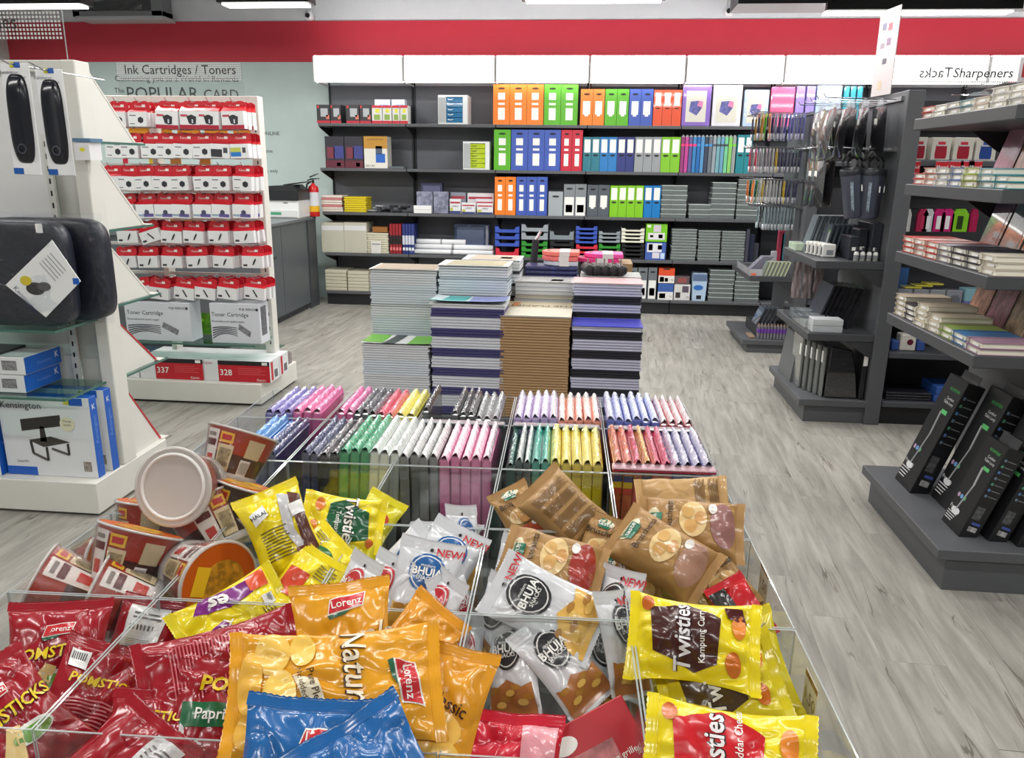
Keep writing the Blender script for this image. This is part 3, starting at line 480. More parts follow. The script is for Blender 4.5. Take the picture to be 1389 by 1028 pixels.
def ink(kind):
    def f():
        t=Th('ink_cartridge_box','x','ink cartridge',local=True); w,hb,ht,d=.114,.082,.064,.05
        if kind=='value': w,hb,ht=.135,.10,.058
        if kind in('slim','flat'): w,hb,ht,d=.13,.074,.056,.03
        x=w/2
        body=t.add('carton',MB().box(-x,x,-d,0,-ht-hb,-ht),WBOX,bevel=.0015)
        t.add('hang_tab',MB().prism([(-x,-ht),(x,-ht),(x,-.012),(x-.02,0),(.016,0),(.010,-.010),(-.010,-.010),(-.016,0),(-x+.02,0),(-x,-.012)],'y',-.004,-.001),RED)
        if kind!='value': t.add('top_flap',MB().prism([(-d,-ht+.0008),(-.004,-ht+.018),(-.004,-ht+.0008)],'x',-x,x),RED)
        else: t.add('top_flap',MB().prism([(-d,-ht+.0008),(-.004,-ht+.03),(-.004,-ht+.0008)],'x',-x,x),M((214,26,40),.35))
        t.box('price_sticker',-x+.01+w*.5,-x+.03+w*.5,-.0055,-.0043,-.034,-.02,PAPER); t.text(BRAND,(-.012,-.0052,-.03),(1,0,0),(0,0,1),.018,PAPER,name='brand_mark')
        yy=-d-.0008; zc=-ht-hb/2
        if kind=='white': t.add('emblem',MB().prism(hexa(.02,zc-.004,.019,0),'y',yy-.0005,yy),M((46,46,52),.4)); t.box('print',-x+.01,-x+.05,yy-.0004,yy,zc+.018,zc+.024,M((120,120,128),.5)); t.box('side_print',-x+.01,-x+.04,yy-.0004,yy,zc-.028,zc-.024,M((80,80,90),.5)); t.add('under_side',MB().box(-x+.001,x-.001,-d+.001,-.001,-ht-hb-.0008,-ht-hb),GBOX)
        if kind=='colour': t.box('print',-x+.004,.01,yy-.0004,yy,zc-.03,zc-.005,M((40,120,200),.4)); t.box('print',-x+.004,.01,yy-.0004,yy,zc-.005,zc+.02,M((190,200,90),.4)); t.box('emblem',.02,.04,yy-.0004,yy,zc-.01,zc+.02,M((70,70,76),.4))
        if kind=='black': t.box('print',-x+.002,.012,yy-.0004,yy,zc-.034,zc+.01,M((48,48,54),.4)); t.box('emblem',.02,.045,yy-.0004,yy,zc-.01,zc+.02,M((70,70,76),.4))
        if kind=='purple': t.add('emblem',MB().prism(hexa(.012,zc-.006,.016,0),'y',yy-.0008,yy-.0003),M((70,72,96),.4)); t.box('print',-.01,x-.004,yy-.0003,yy,zc-.033,zc-.014,M((96,84,150),.5)); t.box('print',-x+.004,-.012,yy-.0003,yy,zc-.03,zc-.018,M((150,170,190),.5))
        if kind=='value': t.box('base_band',-x,x,yy-.0004,yy,-ht-hb,-ht-hb+.022,M((170,24,50),.4)); t.add('picture',MB().prism([(-.012,zc-.02),(.012,zc-.026),(.03,zc-.022),(.034,zc+.018),(.006,zc+.03),(-.024,zc+.02)],'y',yy-.001,yy-.0005),M((40,40,48),.35)); t.box('picture',.006,.014,yy-.0015,yy-.0011,zc-.018,zc+.004,M((220,220,226),.4)); t.box('print',-x+.008,-x+.05,yy-.0004,yy,zc+.018,zc+.03,M((190,70,90),.5))
        if kind in('slim','flat'): t.add('picture',MB().prism([(.000,zc-.022),(.012,zc-.014),(.026,zc+.014),(.022,zc+.024),(.010,zc+.006)] if kind=='slim' else [(-.012,zc+.02),(-.004,zc+.022),(.024,zc-.018),(.016,zc-.022)],'y',yy-.001,yy-.0003),M((44,44,50),.4)); t.box('print',-x+.01,-x+.035,yy-.0004,yy,zc-.026,zc-.014,M((60,60,70),.5))
        return t.o
    return f
BRAND='Canon'
INK={k:Proto(ink(k)) for k in ('white','value','colour','black','purple','slim','flat')}
HOOK=Proto(lambda: tag(MB().tube([(0,.24,.012),(0,.0,.012),(0,-.02,.03)],.0022,6).build('peg_hook',STEEL),'x','hook'))
rows=[[(161,'white'),(190,'white'),(230,'value'),(262,'value'),(286,'value'),(318,'value')],
 [(160,'white'),(179,'white'),(207,'white'),(228,'white'),(252,'white'),(276,'white'),(302,'black'),(327,'colour')],
 [(153,'white'),(175,'white'),(197,'white'),(222,'white'),(246,'white'),(277,'white'),(301,'white'),(332,'white')],
 [(172,'white'),(199,'purple'),(225,'purple'),(249,'purple'),(277,'purple'),(303,'purple'),(331,'purple')],
 [(173,'slim'),(199,'flat'),(234,'slim'),(264,'slim'),(297,'slim'),(331,'slim')],
 [(171,'slim'),(201,'slim'),(234,'slim'),(267,'slim'),(304,'slim'),(343,'slim')],
 [(188,'flat'),(218,'flat'),(253,'flat'),(281,'flat'),(311,'flat'),(348,'flat')]]
TOPY=[137,180,224,262,300,334,377]
RN=['top','second','third','fourth','fifth','sixth','seventh']
for r,row in enumerate(rows):
    for i,(px,k) in enumerate(row):
        p=at_y(px,TOPY[r],4.64); tl={3:(199,-.10),4:(199,-.22)}; rz=RND.uniform(-.05,.05); ry=RND.uniform(-.05,.05)
        if r==4 and i==1: ry=-.3
        if r==6: ry=RND.choice((.12,-.25,.18,.1))
        lab={'white':'small white ink box with grey hexagon','value':'large red and white value pack','colour':'ink box with blue-green print','black':'ink box with black print','purple':'small ink box with purple print','slim':'slim white ink box with dark cartridge picture','flat':'flat ink box with slanted dark stroke'}[k]
        INK[k]((p.x,4.64,p.z),f'front {lab}, {ORD[i]} from left, {RN[r]} hook row',rot=(0,ry,rz),group='ink boxes on the far white shelving')
        for q in (1,2):
            INK[k]((p.x+.006*q,4.64+.052*q,p.z-.002),f'{lab}, {["","right","far"][q]} behind {ORD[i]} front box, {RN[r]} hook row',rot=(0,RND.uniform(-.04,.04)+ry*.6,rz*.5),group='ink boxes on the far white shelving')
        HOOK((p.x,4.60,p.z-.014),'thin steel peg hook carrying ink boxes on the far white shelving',group='peg hooks of the far white shelving')
# packs hanging on the far side of that frame
for i,(px,py,c) in enumerate(((190,176,0),(218,176,0),(256,177,0),(293,177,0),(332,177,0),(238,213,1),(278,213,1),(300,250,0),(235,293,0),(260,293,0),(300,293,0),(345,295,0),(170,215,2),(206,217,3))):
    p=at_y(px,py,5.02); cc=[(226,150,24),(206,140,60),(214,40,70),(226,196,40)][c]; w=.075 if c<1 else (.035 if c==1 else .016); h=.07 if c<2 else .05
    t=Th('yellow_pack',f'{["yellow","orange","red","yellow tipped"][c]} {["card","card","marker","marker"][min(c,3)]} pack hanging on the far side, {ORD[i]} seen','pack',(p.x,5.02,p.z-h),group='packs seen through the far white frame')
    t.add('card',MB().prism([(p.x-w,p.z-h),(p.x+w,p.z-h),(p.x+w,p.z+h*.5),(p.x+w*.6,p.z+h),(p.x-w*.6,p.z+h),(p.x-w,p.z+h*.5)],'y',5.015,5.022),M(cc,.4)); t.add('peg',MB().cyl((p.x,4.85,p.z+h*.8),(p.x,5.06,p.z+h*.8),.002,n=6),STEEL)
for i in range(7):
    x=-2.85+i*.115; t=Th('price_tag',f'{ORD[i]} small white price tag from the left on the dark shelf edge','price tag',(x,4.916,.87)); t.box('card',x-.025,x+.025,4.913,4.917,.862,.884,PAPER); t.text('1.90',(x,4.9125,.872),(1,0,0),(0,0,1),.012,BLACK)
# toner boxes
def toner(p0,p1,py,lab):
    a=at_y(p0,430,4.60).x; b=at_y(p1,430,4.60).x; z=.398; h=at_y((p0+p1)/2,py,4.6).z-z; Y=4.6; w=b-a
    t=Th('toner_box',lab,'toner box',((a+b)/2,4.66,z)); t.box('body',a,b,Y,Y+.14,z,z+h,M((214,218,226),.4),bevel=.002)
    ink_=M((58,60,68),.5); t.text('Toner Cartridge',(a+w*.03,Y-.001,z+h*.72),(1,0,0),(0,0,1),.036,ink_,align='LEFT'); t.text('FUJI XEROX',(a+w*.93,Y-.001,z+h*.86),(1,0,0),(0,0,1),.020,ink_,align='RIGHT',bold=.01)
    t.text('Remanufactured quality supply',(a+w*.03,Y-.001,z+h*.55),(1,0,0),(0,0,1),.017,ink_,align='LEFT')
    for i in range(5): t.add('swoosh',MB().grid(lambda u,v,i=i:(a+w*(.03+.50*u),Y-.001,z+h*(.10+.065*i+.30*math.sin(u*1.6)*(1-i*.18)*(1-u*.75))+h*.03*v*(1-u*.4)),14,1),ink_)
    t.add('picture',MB().prism([(a+w*.55,z+h*.36),(a+w*.78,z+h*.16),(a+w*.81,z+h*.3),(a+w*.58,z+h*.5)],'y',Y-.001,Y-.0002),M((150,152,160),.4,'print',2)); t.add('emblem',MB().prism([(a+w*.955+.009*math.cos(q*math.pi/6),z+h*.86+.009*math.sin(q*math.pi/6)) for q in range(12)],'y',Y-.001,Y-.0002),ink_)
    return t,a,b,h,z
toner(170,258,410,'white toner cartridge box with black swoosh, left one on the low glass shelf'); t,a,b,h,z=toner(285,352,412,'white toner cartridge box with black swoosh, right one on the low glass shelf')
t.box('side_print',b+.0002,b+.001,4.62,4.70,z+.05,z+h-.02,M((120,122,130),.5,'print',3))
p=at_y(270,425,4.75); t=Th('green_pack','bright green hanging pack between the two white toner boxes','pack',(p.x,4.78,.40)); t.add('card',MB().prism([(p.x-.06,.41),(p.x+.06,.41),(p.x+.06,.55),(p.x-.06,.55)],'y',4.775,4.78),M((120,190,40),.35,'print',1)); t.add('blister',MB().lathe([(0,.02),(.03,.015),(.04,0)],12,(p.x-.02,4.77,.5)),M((150,210,60),.2))
for i,(p0,pr,p1,num) in enumerate(((190,212,277,'337'),(277,297,367,'328'))):
  for k in range(2):
    Y=4.60+.16*k; a=at_y(p0,505,4.60).x; b=at_y(p1,505,4.60).x-.004; z=.146; h=.14; w=b-a; ra=a+w*(.25 if i==0 else .22)
    t=Th('toner_box',f'{["left","right"][i]} {["front","rear"][k]} red and white toner box, number {num}, on the white base','toner box',((a+b)/2,Y+.08,z)); t.box('body',a,b,Y,Y+.15,z,z+h,M((224,226,228),.4),bevel=.002)
    if k==0:
        t.box('red_panel',ra,b-.001,Y-.0012,Y-.0002,z+.002,z+h*.78,M((190,24,40),.4)); t.box('black_strip',ra,b-.001,Y-.0012,Y-.0002,z+h*.78,z+h-.002,BLACK); t.text(num,(ra+.05,Y-.002,z+h*.42),(1,0,0),(0,0,1),.055,PAPER,bold=.01); t.text('Canon',(b-.06,Y-.002,z+h*.12),(1,0,0),(0,0,1),.022,PAPER); t.text('Canon' if i else 'C',(a+.03,Y-.002,z+h*.85),(1,0,0),(0,0,1),.022,M((170,30,40),.4)); t.box('sticker',b-.05,b-.015,Y-.002,Y-.0013,z+h*.82,z+h*.95,PAPER)
        for q in range(4): t.box('print',ra+.13,b-.03-.03*(q%2),Y-.0018,Y-.0013,z+h*(.36+.09*q),z+h*(.385+.09*q),M((214,90,90),.5))
    t.box('side_band',b+.0002,b+.0012,Y+.02,Y+.05,z+.01,z+h-.01,M((190,24,40),.4)); t.box('side_code',b+.0002,b+.0012,Y+.07,Y+.12,z+.02,z+h*.5,M((120,120,126),.5,'print',4))
p=at_z(205,478,.29); t=Th('navy_box','dark blue carton lying behind the white toner box on the base','box',(-2.95,5.0,.146)); t.box('body',-3.1,-2.75,4.93,5.1,.146,.24,M((44,56,110),.4),bevel=.002); t.box('print',-3.0,-2.85,4.9285,4.9295,.17,.2,PAPER)
t=Th('white_box','white box with a round emblem at the left end of the far white base','box',(-3.0,4.66,.146)); a=at_y(172,505,4.6).x; b=at_y(188,505,4.6).x; t.box('body',a-.1,b,4.6,4.75,.146,.30,WBOX,bevel=.002); t.add('emblem',MB().prism([(b-.05+.03*math.cos(q*math.pi/8),.24+.03*math.sin(q*math.pi/8)) for q in range(16)],'y',4.5985,4.5995),M((160,164,170),.5))
for i in range(6): solo('glass_pane','stacked pane of glass lying at the far right corner of the far white base','glass pane',MB().box(-2.3,-2.05,5.0,5.14,.146+i*.014,.155+i*.014),M((150,140,140),.15),(-2.17,5.07,.146+i*.014),group='stacked panes at the far white base')
# acrylic header sign
t=Th('header_sign','clear acrylic header sign reading Ink Cartridges / Toners on the far white shelving','sign',(-2.54,4.87,1.886))
t.box('plate',-2.94,-2.135,4.868,4.872,1.886,2.085,ACR); dots(t,'dot_pattern',-2.94,-2.14,4.8675,2.01,2.083,.0115,M((232,234,236),.4)); dots(t,'dot_pattern',-2.94,-2.14,4.8675,1.975,2.01,.0115,M((222,226,228),.4)); t.text('Ink Cartridges / Toners',(-2.535,4.866,2.035),(1,0,0),(0,0,1),.075,M((24,24,28),.5))
# ------------------------------------------------------------------ goods on the near white shelving
def wrist(): 
    t=Th('wrist_rest_pack','x','wrist rest',local=True); t.add('card',MB().box(-.055,.055,-.004,0,-.375,.0),M((228,229,230),.4),bevel=.0015)
    def wr(u,v):
        q=u*2*math.pi; r=min(1,v*1.25); f=lambda c:(1 if c>=0 else -1)*abs(c)**.5
        return (.043*f(math.cos(q))*r,-.0045-.022*(1-r**6) if v<.8 else -.0045+.0,-.185+.15*f(math.sin(q))*r)
    t.add('wrist_rest',MB().grid(wr,40,12),M((30,32,40),.18),smooth=True)
    rg=t.add('ring',MB().lathe([(.013,-.0275),(.018,-.0275),(.018,-.026),(.013,-.026)],18),M((70,72,80),.2))
    rg.location=(.008,.0,-.285); rg.rotation_euler=(-math.pi/2,0,0)
    t.text('Kensington',(-.025,-.0046,-.03),(1,0,0),(0,0,1),.016,M((90,92,110),.5)); t.text('Gel',(.03,-.0046,-.045),(1,0,0),(0,0,1),.012,M((90,92,110),.5)); t.box('blue_corner',-.054,-.015,-.0052,-.0042,-.373,-.352,M((30,90,170),.4)); t.box('yellow_tag',-.018,-.002,-.0052,-.0042,-.014,.004,M((206,200,60),.4)); t.box('blue_tag',-.001,.022,-.0052,-.0042,-.014,.004,M((40,90,170),.4))
    t.add('peg',MB().tube([(0,.31,-.006),(0,-.03,-.004),(-.03,-.06,.018)],.003),STEEL); return t.o
WR=Proto(wrist); p=at_y(20,86,2.72); WR((p.x,2.72,p.z),'white card with glossy black wrist rest, left of two on the near shelving',rot=(0,.02,-.05)); p=at_y(66,94,2.86); WR((p.x,2.86,p.z),'white card with glossy black wrist rest, right of two on the near shelving',rot=(0,.0,-.05))
for o in list(COL.objects):
    if o.name.startswith('wrist_rest_pack'):
        pass
for i,(x,y) in enumerate(((-2.35,2.97),(-2.28,3.115))):
    t=Th('seat_cushion',['dark navy seat cushion in a clear bag with slanted white card','second dark seat cushion in a clear bag behind the first one'][i],'cushion',(x,y,.836))
    mb=MB(); W_,H_,D_=.27,.43,.05
    def rb(u,v,s=1):
        a=u*2*math.pi; b=(v-.5)*math.pi; n=6
        f=lambda q:(1 if q>=0 else -1)*abs(q)**(2/n)
        return (x+W_*f(math.cos(a))*f(math.cos(b)),y+D_*f(math.sin(b)),.836+H_/2+H_/2*f(math.sin(a))*f(math.cos(b)))
    mb.grid(rb,40,16); t.add('cushion',mb,M((30,33,46),.35,'leather'),smooth=True)
    def wrapf(u,v): 
        nn=noise.noise(V((u*7,v*7,i*3)))*.012; e=min(u,1-u,v,1-v)
        return (x-.295+.59*u,y-.056-.008*min(1,e*8)+nn*min(1,e*10),.838+.452*v)
    t.add('clear_bag',MB().grid(wrapf,26,22),M((250,252,254),.06,'bagclear'),smooth=True)
    if i==0:
        q=[at_y(px,py,2.895) for px,py in ((5,387),(68,326),(107,382),(60,431))]; card=t.add('insert_card',MB().add([(v.x,2.905,v.z) for v in q]+[(v.x,2.908,v.z) for v in q],[(0,3,2,1),(0,1,5,4),(1,2,6,5),(2,3,7,6),(3,0,4,7)]),M((228,230,230),.35))
        dx=(q[1]-q[0]).normalized(); dy=V((-dx.z,0,dx.x)); c=(q[0]+q[1]+q[2]+q[3])/4
        t.text('Kensington',(q[0]+q[3])/2+V((.02,-.012,.008)),(-V((dy.x,0,dy.z))),dx,.03,M((40,50,90),.5),parent=card)
        for nme,px,py,r,col in (('yellow_badge',33,381,.024,(206,186,60)),('picture',46,392,.032,(60,58,58)),('picture',58,389,.022,(92,90,90))):
            v=at_y(px,py,2.895); t.add(nme,MB().prism([(v.x+r*math.cos(k*math.pi/8)*(1.25 if nme=='picture' else 1),v.z+r*.8*math.sin(k*math.pi/8)) for k in range(16)],'y',2.9035-(.001 if r<.03 else 0),2.9045),M(col,.4),parent=card)
        for k in range(5): 
            v=c+dx*(.02+.016*k)+V((.0,0,.02)); t.add('print',MB().add([v+dy*.05+V((0,2.904-v.y,0)),v-dy*.04+V((0,2.904-v.y,0)),v-dy*.04+dx*.004+V((0,2.904-v.y,0)),v+dy*.05+dx*.004+V((0,2.904-v.y,0))],[(0,1,2,3)]),M((150,152,156),.5),parent=card)
        v=at_y(104,382,2.895); t.box('blue_corner',v.x-.022,v.x+.004,2.9035,2.9045,v.z-.012,v.z+.012,M((30,90,180),.4),parent=card)
        v=at_y(52,309,2.91); t.box('barcode_sticker',v.x-.014,v.x+.014,2.912,2.9135,v.z-.02,v.z+.016,PAPER)
for i,z in enumerate((.551,.629)):
    t=Th('blue_white_box',['lower','upper'][i]+' of two flat blue and white boxes on the low glass shelf','box',(-2.55,3.04,z)); x1=-2.335+.012*i
    t.box('body',-2.85,x1,2.93,3.16,z,z+.075,M((222,224,226),.4),bevel=.0015); t.box('blue_side',x1+.0002,x1+.0012,2.932,3.158,z+.002,z+.073,M((30,96,190),.35)); t.box('code_sticker',x1-.10,x1-.035,2.9285,2.9296,z+.02,z+.06,M((150,150,152),.5,'print',4)); t.text('K',(x1+.0016,3.13,z+.045),(0,1,0),(0,0,1),.04,PAPER); t.text('Kensington',(x1+.0016,3.05,z+.035),(0,1,0),(0,0,1),.02,M((110,150,220),.4))
solo('dark_board','thin dark board lying on the upper flat blue and white box','board',MB().box(-2.85,-2.45,2.95,3.12,.7045,.714),M((60,60,64),.4),(-2.65,3.03,.7045),bevel=.002)
def standbox(x1,Y,z0,h,w,d,lab,detail):
    t=Th('monitor_stand_box',lab,'box',(x1-w/2,Y+d/2,z0)); bl=M((24,92,190),.35); t.box('body',x1-w,x1,Y,Y+d,z0,z0+h,M((222,225,228),.38),bevel=.0015); t.box('blue_side',x1+.0002,x1+.0012,Y+.001,Y+d-.001,z0+.001,z0+h-.001,bl); t.box('blue_top',x1-w,x1,Y+.001,Y+d-.001,z0+h+.0002,z0+h+.001,bl)
    t.text('K',(x1+.0018,Y+d*.5,z0+h*.88),(0,1,0),(0,0,1),.035,PAPER); t.text('Kensington',(x1+.0018,Y+d*.5,z0+h*.6),(0,0,1),(0,-1,0),.028,M((120,160,225),.4)); y=Y-.0015
    t.box('blue_corner',x1-.09,x1-.03,y,Y-.0002,z0+h-.035,z0+h-.002,bl); t.box('yellow_tag',x1-.115,x1-.088,y,Y-.0002,z0+h-.032,z0+h-.006,M((206,198,60),.4)); t.box('flag_print',x1-.06,x1-.025,y,Y-.0002,z0+.03,z0+.075,M((170,160,150),.5,'print',3))
    if detail:
        t.text('Kensington',(x1-w+.01,y,z0+h*.88),(1,0,0),(0,0,1),.042,M((50,56,70),.5),align='LEFT'); dk=M((52,48,46),.4); c=x1-.225
        pic=t.add('picture',MB().prism([(c-.10,z0+.205),(c+.085,z0+.235),(c+.085,z0+.285),(c-.10,z0+.258)],'y',y,Y-.0002),dk); t.add('picture',MB().prism([(c-.02,z0+.16),(c+.01,z0+.16),(c+.005,z0+.23),(c-.015,z0+.23)],'y',y,Y-.0002),dk)
        t.add('picture',MB().prism([(c-.075,z0+.165),(c-.01,z0+.135),(c+.115,z0+.162),(c+.03,z0+.185)],'y',y,Y-.0002),M((66,62,58),.4)); t.add('picture',MB().tube([(c-.065,y,z0+.16),(c-.06,y,z0+.105),(c+.005,y,z0+.075),(c+.005,y,z0+.135)],.005).tube([(c+.03,y,z0+.13),(c+.105,y,z0+.105),(c+.105,y,z0+.155)],.005),dk)
        t.add('round_badge',MB().prism([(c+.115+.034*math.cos(q*math.pi/10),z0+.245+.034*math.sin(q*math.pi/10)) for q in range(20)],'y',y-.0006,y-.0001),M((226,222,196),.5)); t.text('Three\nlevels',(c+.115,y-.0012,z0+.25),(1,0,0),(0,0,1),.016,M((110,104,70),.5)); t.text('SmartFit',(c-.115,y,z0+.065),(1,0,0),(0,0,1),.016,M((110,112,118),.5)); t.box('blue_foot',x1-w+.0,x1-w+.14,y,Y-.0002,z0+.002,z0+.04,bl)
standbox(-2.10,2.985,.156,.365,.42,.05,'white monitor stand box with blue sides at the front of the near base',1); standbox(-2.09,3.075,.156,.375,.42,.05,'second monitor stand box, half hidden behind the front one',0); standbox(-2.535,2.96,.156,.33,.3,.08,'blue box at the left edge of the near white base',0)
p=at_y(112,205,3.1); t=Th('small_box','small white box with yellow seal near the top of the near shelving','box',(p.x,3.13,p.z-.04)); t.box('body',p.x-.035,p.x+.03,3.1,3.18,p.z-.035,p.z+.035,WBOX); t.add('yellow_seal',MB().prism([(p.x+.012*math.cos(q*math.pi/6),p.z+.006+.008*math.sin(q*math.pi/6)) for q in range(12)],'y',3.0985,3.0995),M((226,220,60),.4)); t.box('blue_top',p.x-.035,p.x+.04,3.095,3.18,p.z+.036,p.z+.05,M((96,130,160),.2))
# ------------------------------------------------------------------ counter, printer, extinguisher
t=Th('counter','dark grey service counter between the far white shelving and the wall','counter',(-3.6,7.2,0)); t.box('body',-4.4,-2.945,6.0,8.0,0.06,.92,M((92,98,102),.45)); t.box('plinth',-4.38,-2.965,6.05,7.98,0,.06,DARK2); t.box('top',-4.42,-2.925,5.98,8.25,.92,.95,M((108,114,118),.35),bevel=.003); t.box('end_panel',-2.96,-2.93,8.0,8.24,0,.92,M((66,70,74),.5)); 
for y in (6.6,7.3): t.box('panel_joint',-2.9448,-2.9440,y,y+.006,.07,.91,M((50,54,58),.6))
t=Th('printer','white and black desktop printer on the counter by the mint wall','printer',(-3.13,8.0,.951)); x0,x1=-3.42,-2.93-.02
t.box('body',x0,x1,7.82,8.2,.951,1.13,M((222,224,224),.4),bevel=.006); t.box('paper_tray',x0+.02,x1-.02,7.81,7.83,.965,1.03,M((206,208,208),.4)); t.box('scanner',x0-.01,x1+.01,7.8,8.22,1.13,1.235,M((34,35,38),.35),bevel=.008); t.add('feeder',MB().prism([(x0+.04,1.235),(x1-.03,1.235),(x1-.08,1.28),(x0+.12,1.265)],'y',7.88,8.18),M((40,41,44),.4)); t.add('paper_support',MB().prism([(x1-.18,1.275),(x1+.02,1.305),(x1+.02,1.311),(x1-.19,1.282)],'y',7.92,8.14),M((30,30,33),.4)); t.box('green_mark',x0+.18,x0+.29,7.808,7.8095,.985,1.012,M((70,150,110),.5)); t.box('name_print',x1-.16,x1-.11,7.818,7.8195,1.10,1.108,M((70,72,76),.5))
p=at_y(428,291,8.28); X=-2.915; Yx=8.35; z=.952
t=Th('fire_extinguisher','red fire extinguisher with white label and yellow band beside the printer','fire extinguisher',(X,8.2,z)); Yx=8.18
t.add('cylinder',MB().lathe([(0,0),(.052,0),(.055,.01),(.055,.27),(.048,.305),(.02,.325),(.016,.34),(0,.34)],24,(X,Yx,z)),M((196,30,30),.25),smooth=True); t.add('label',MB().lathe([(.0556,.11),(.0556,.25)],24,(X,Yx,z)),M((214,216,222),.4),smooth=True); t.add('yellow_band',MB().lathe([(.0557,.05),(.0557,.11)],24,(X,Yx,z)),M((226,176,30),.4),smooth=True)
t.add('valve',MB().cyl((X,Yx,z+.335),(X,Yx,z+.375),.014,n=10),M((40,40,42),.3)); t.add('handle',MB().prism([(X-.06,z+.36),(X-.02,z+.375),(X+.07,z+.385),(X+.07,z+.393),(X-.02,z+.39),(X-.06,z+.37)],'y',Yx-.01,Yx+.01).prism([(X-.03,z+.395),(X+.06,z+.435),(X+.062,z+.442),(X-.03,z+.41)],'y',Yx-.01,Yx+.01),BLACK); t.add('hose',MB().tube([(X-.015,Yx-.01,z+.36),(X-.06,Yx-.02,z+.33),(X-.068,Yx-.02,z+.2),(X-.062,Yx-.02,z+.12)],.009,8),BLACK,smooth=True)
# ------------------------------------------------------------------ dark gondolas on the right
GX0,GX1=1.315,1.70
def endcap(Y0,lab,shelves,tb=.135):
    Y1=Y0+.84; t=Th('end_shelving',lab,'shelving',(1.55,Y0+.42,0))
    t.box('back_panel',GX1,GX1+.09,Y0,Y1,0,1.925,DARK,bevel=.003)
    t.box('base_box',GX0+.03,GX1,Y0+.02,Y1-.02,0,tb-.03,DARK); t.box('base_tray',GX0-.01,GX1,Y0,Y1,tb-.03,tb+.012,DARK,bevel=.003)
    for z in shelves:
        s=t.box('shelf',GX0,GX1,Y0+.01,Y1-.01,z-.045,z,M((70,72,76),.45),bevel=.003)
        for y in (Y0+.014,Y1-.022): t.add('bracket',MB().prism([(GX1-.001,z-.046),(GX1-.001,z-.15),(GX1-.05,z-.12),(GX1-.16,z-.046)],'y',y,y+.008),DARK2,s)
    return t
E1=endcap(2.72,'near dark end shelving loaded with planners and lamp boxes',[.895,1.165,1.445,1.705],.16); E2=endcap(4.72,'middle dark end shelving with hanging black pouches and tumblers',[.985,.555]); E3=endcap(6.58,'far dark end shelving hung with pens',[.645],.10)
for Y0,lab in ((4.72,'middle dark shelving run behind the planners'),(6.58,'far dark shelving run behind the hanging pouches'),(2.72,'near dark shelving run beyond the picture edge')):
    t=Th('shelving_run',lab,'shelving',(3.1,Y0+.42,0)); x0,x1=1.80,4.4
    t.box('spine_panel',x0,x1,Y0+.40,Y0+.44,0,1.9,M((52,53,58),.55)); t.box('plinth',x0,x1,Y0+.04,Y0+.80,0,.11,M((28,28,32),.5))
    for z in (.145,.45)+((1.56,) if Y0!=2.72 else ()): t.box('shelf',x0,x1,Y0+.02 if z<1 else Y0+.16,Y0+.399,z-.035,z,M((78,80,86),.45),bevel=.003)
# planners
def planner(col,patt='plain'):
    def f():
        t=Th('planner','x','planner',local=True); c=M(col,.4,patt); 
        t.add('cover',MB().box(0,.19,0,.112,0,.0025).box(0,.19,0,.112,.0185,.021).box(.186,.19,0,.112,.0025,.0185),c); t.box('pages',.004,.186,.003,.109,.0026,.0184,M((226,222,208),.6,'stripe')); t.add('elastic_band',MB().box(-.0012,.0,.088,.094,-.0002,.0212).box(-.001,.191,.088,.094,.0211,.0219),M(tuple(int(q*.75) for q in col),.5)); t.box('label_strip',-.0008,.0005,.02,.06,.004,.012,M((236,236,234),.5),label='white paper strip'); return t.o
    return f
PL={}
def plan(col,patt='plain'):
    k=(col,patt)
    if k not in PL: PL[k]=Proto(planner(col,patt))
    return PL[k]
SHN={1.705:'top',1.445:'second',1.165:'third',.895:'lowest'}
CW={(206,70,66):'red',(222,150,140):'salmon',(196,198,204):'pale grey',(110,130,176):'blue-grey',(176,190,96):'lime',(130,176,186):'pale teal',(40,140,150):'teal',(222,204,190):'cream',(140,130,140):'mauve grey',(60,56,64):'charcoal',(214,206,190):'ivory',(186,172,150):'beige',(200,190,168):'sand',(140,160,80):'olive green',(70,120,170):'blue',(226,224,222):'white',(150,120,140):'plum'}
rowsP={1.705:[((206,70,66),2),((226,224,222),2),((196,198,204),2),((130,176,186),2),((222,204,190),2),((226,224,222),3),((226,224,222),3)],
 1.445:[((206,70,66),2),((222,150,140),3),((196,198,204),3),((110,130,176),3),((176,190,96),3),((130,176,186),3),((40,140,150),2)],
 1.165:[((206,70,66),3),((222,150,140),3),((206,70,66),3),((140,130,140),3),((60,56,64),3),((60,56,64),3),((214,206,190),3)],
 .895:[((186,172,150),4),((60,56,64),3),((200,190,168),4),((200,190,168),3),((140,160,80),2),((70,120,170),2),((150,120,140),2)]}
for z,row in rowsP.items():
    for i,(c,n) in enumerate(row):
        y=3.545-.116*(i+1)
        for k in range(n):
            pos={0:'bottom',n-1:'topmost'}.get(k,'middle' if n==3 else ORD[k]+' up')
            plan(c)((1.335+RND.uniform(-.006,.006),y+RND.uniform(-.002,.002),z+.001+.0222*k),f'{CW[c]} planner, {pos} of the {ORD[i]} pile from the far end, {SHN[z]} planner shelf',group='planners on the near dark end shelving')
solo('paper_sheet','crumpled white paper packet lying on the planners of the top planner shelf','paper',MB().grid(lambda u,v:(1.34+.2*u,2.80+.5*v,1.775+.008*math.sin(v*7)+.006*noise.noise(V((u*6,v*9,0)))),8,20),M((232,232,234),.25,'film',.4),(1.44,3.05,1.79),smooth=True)
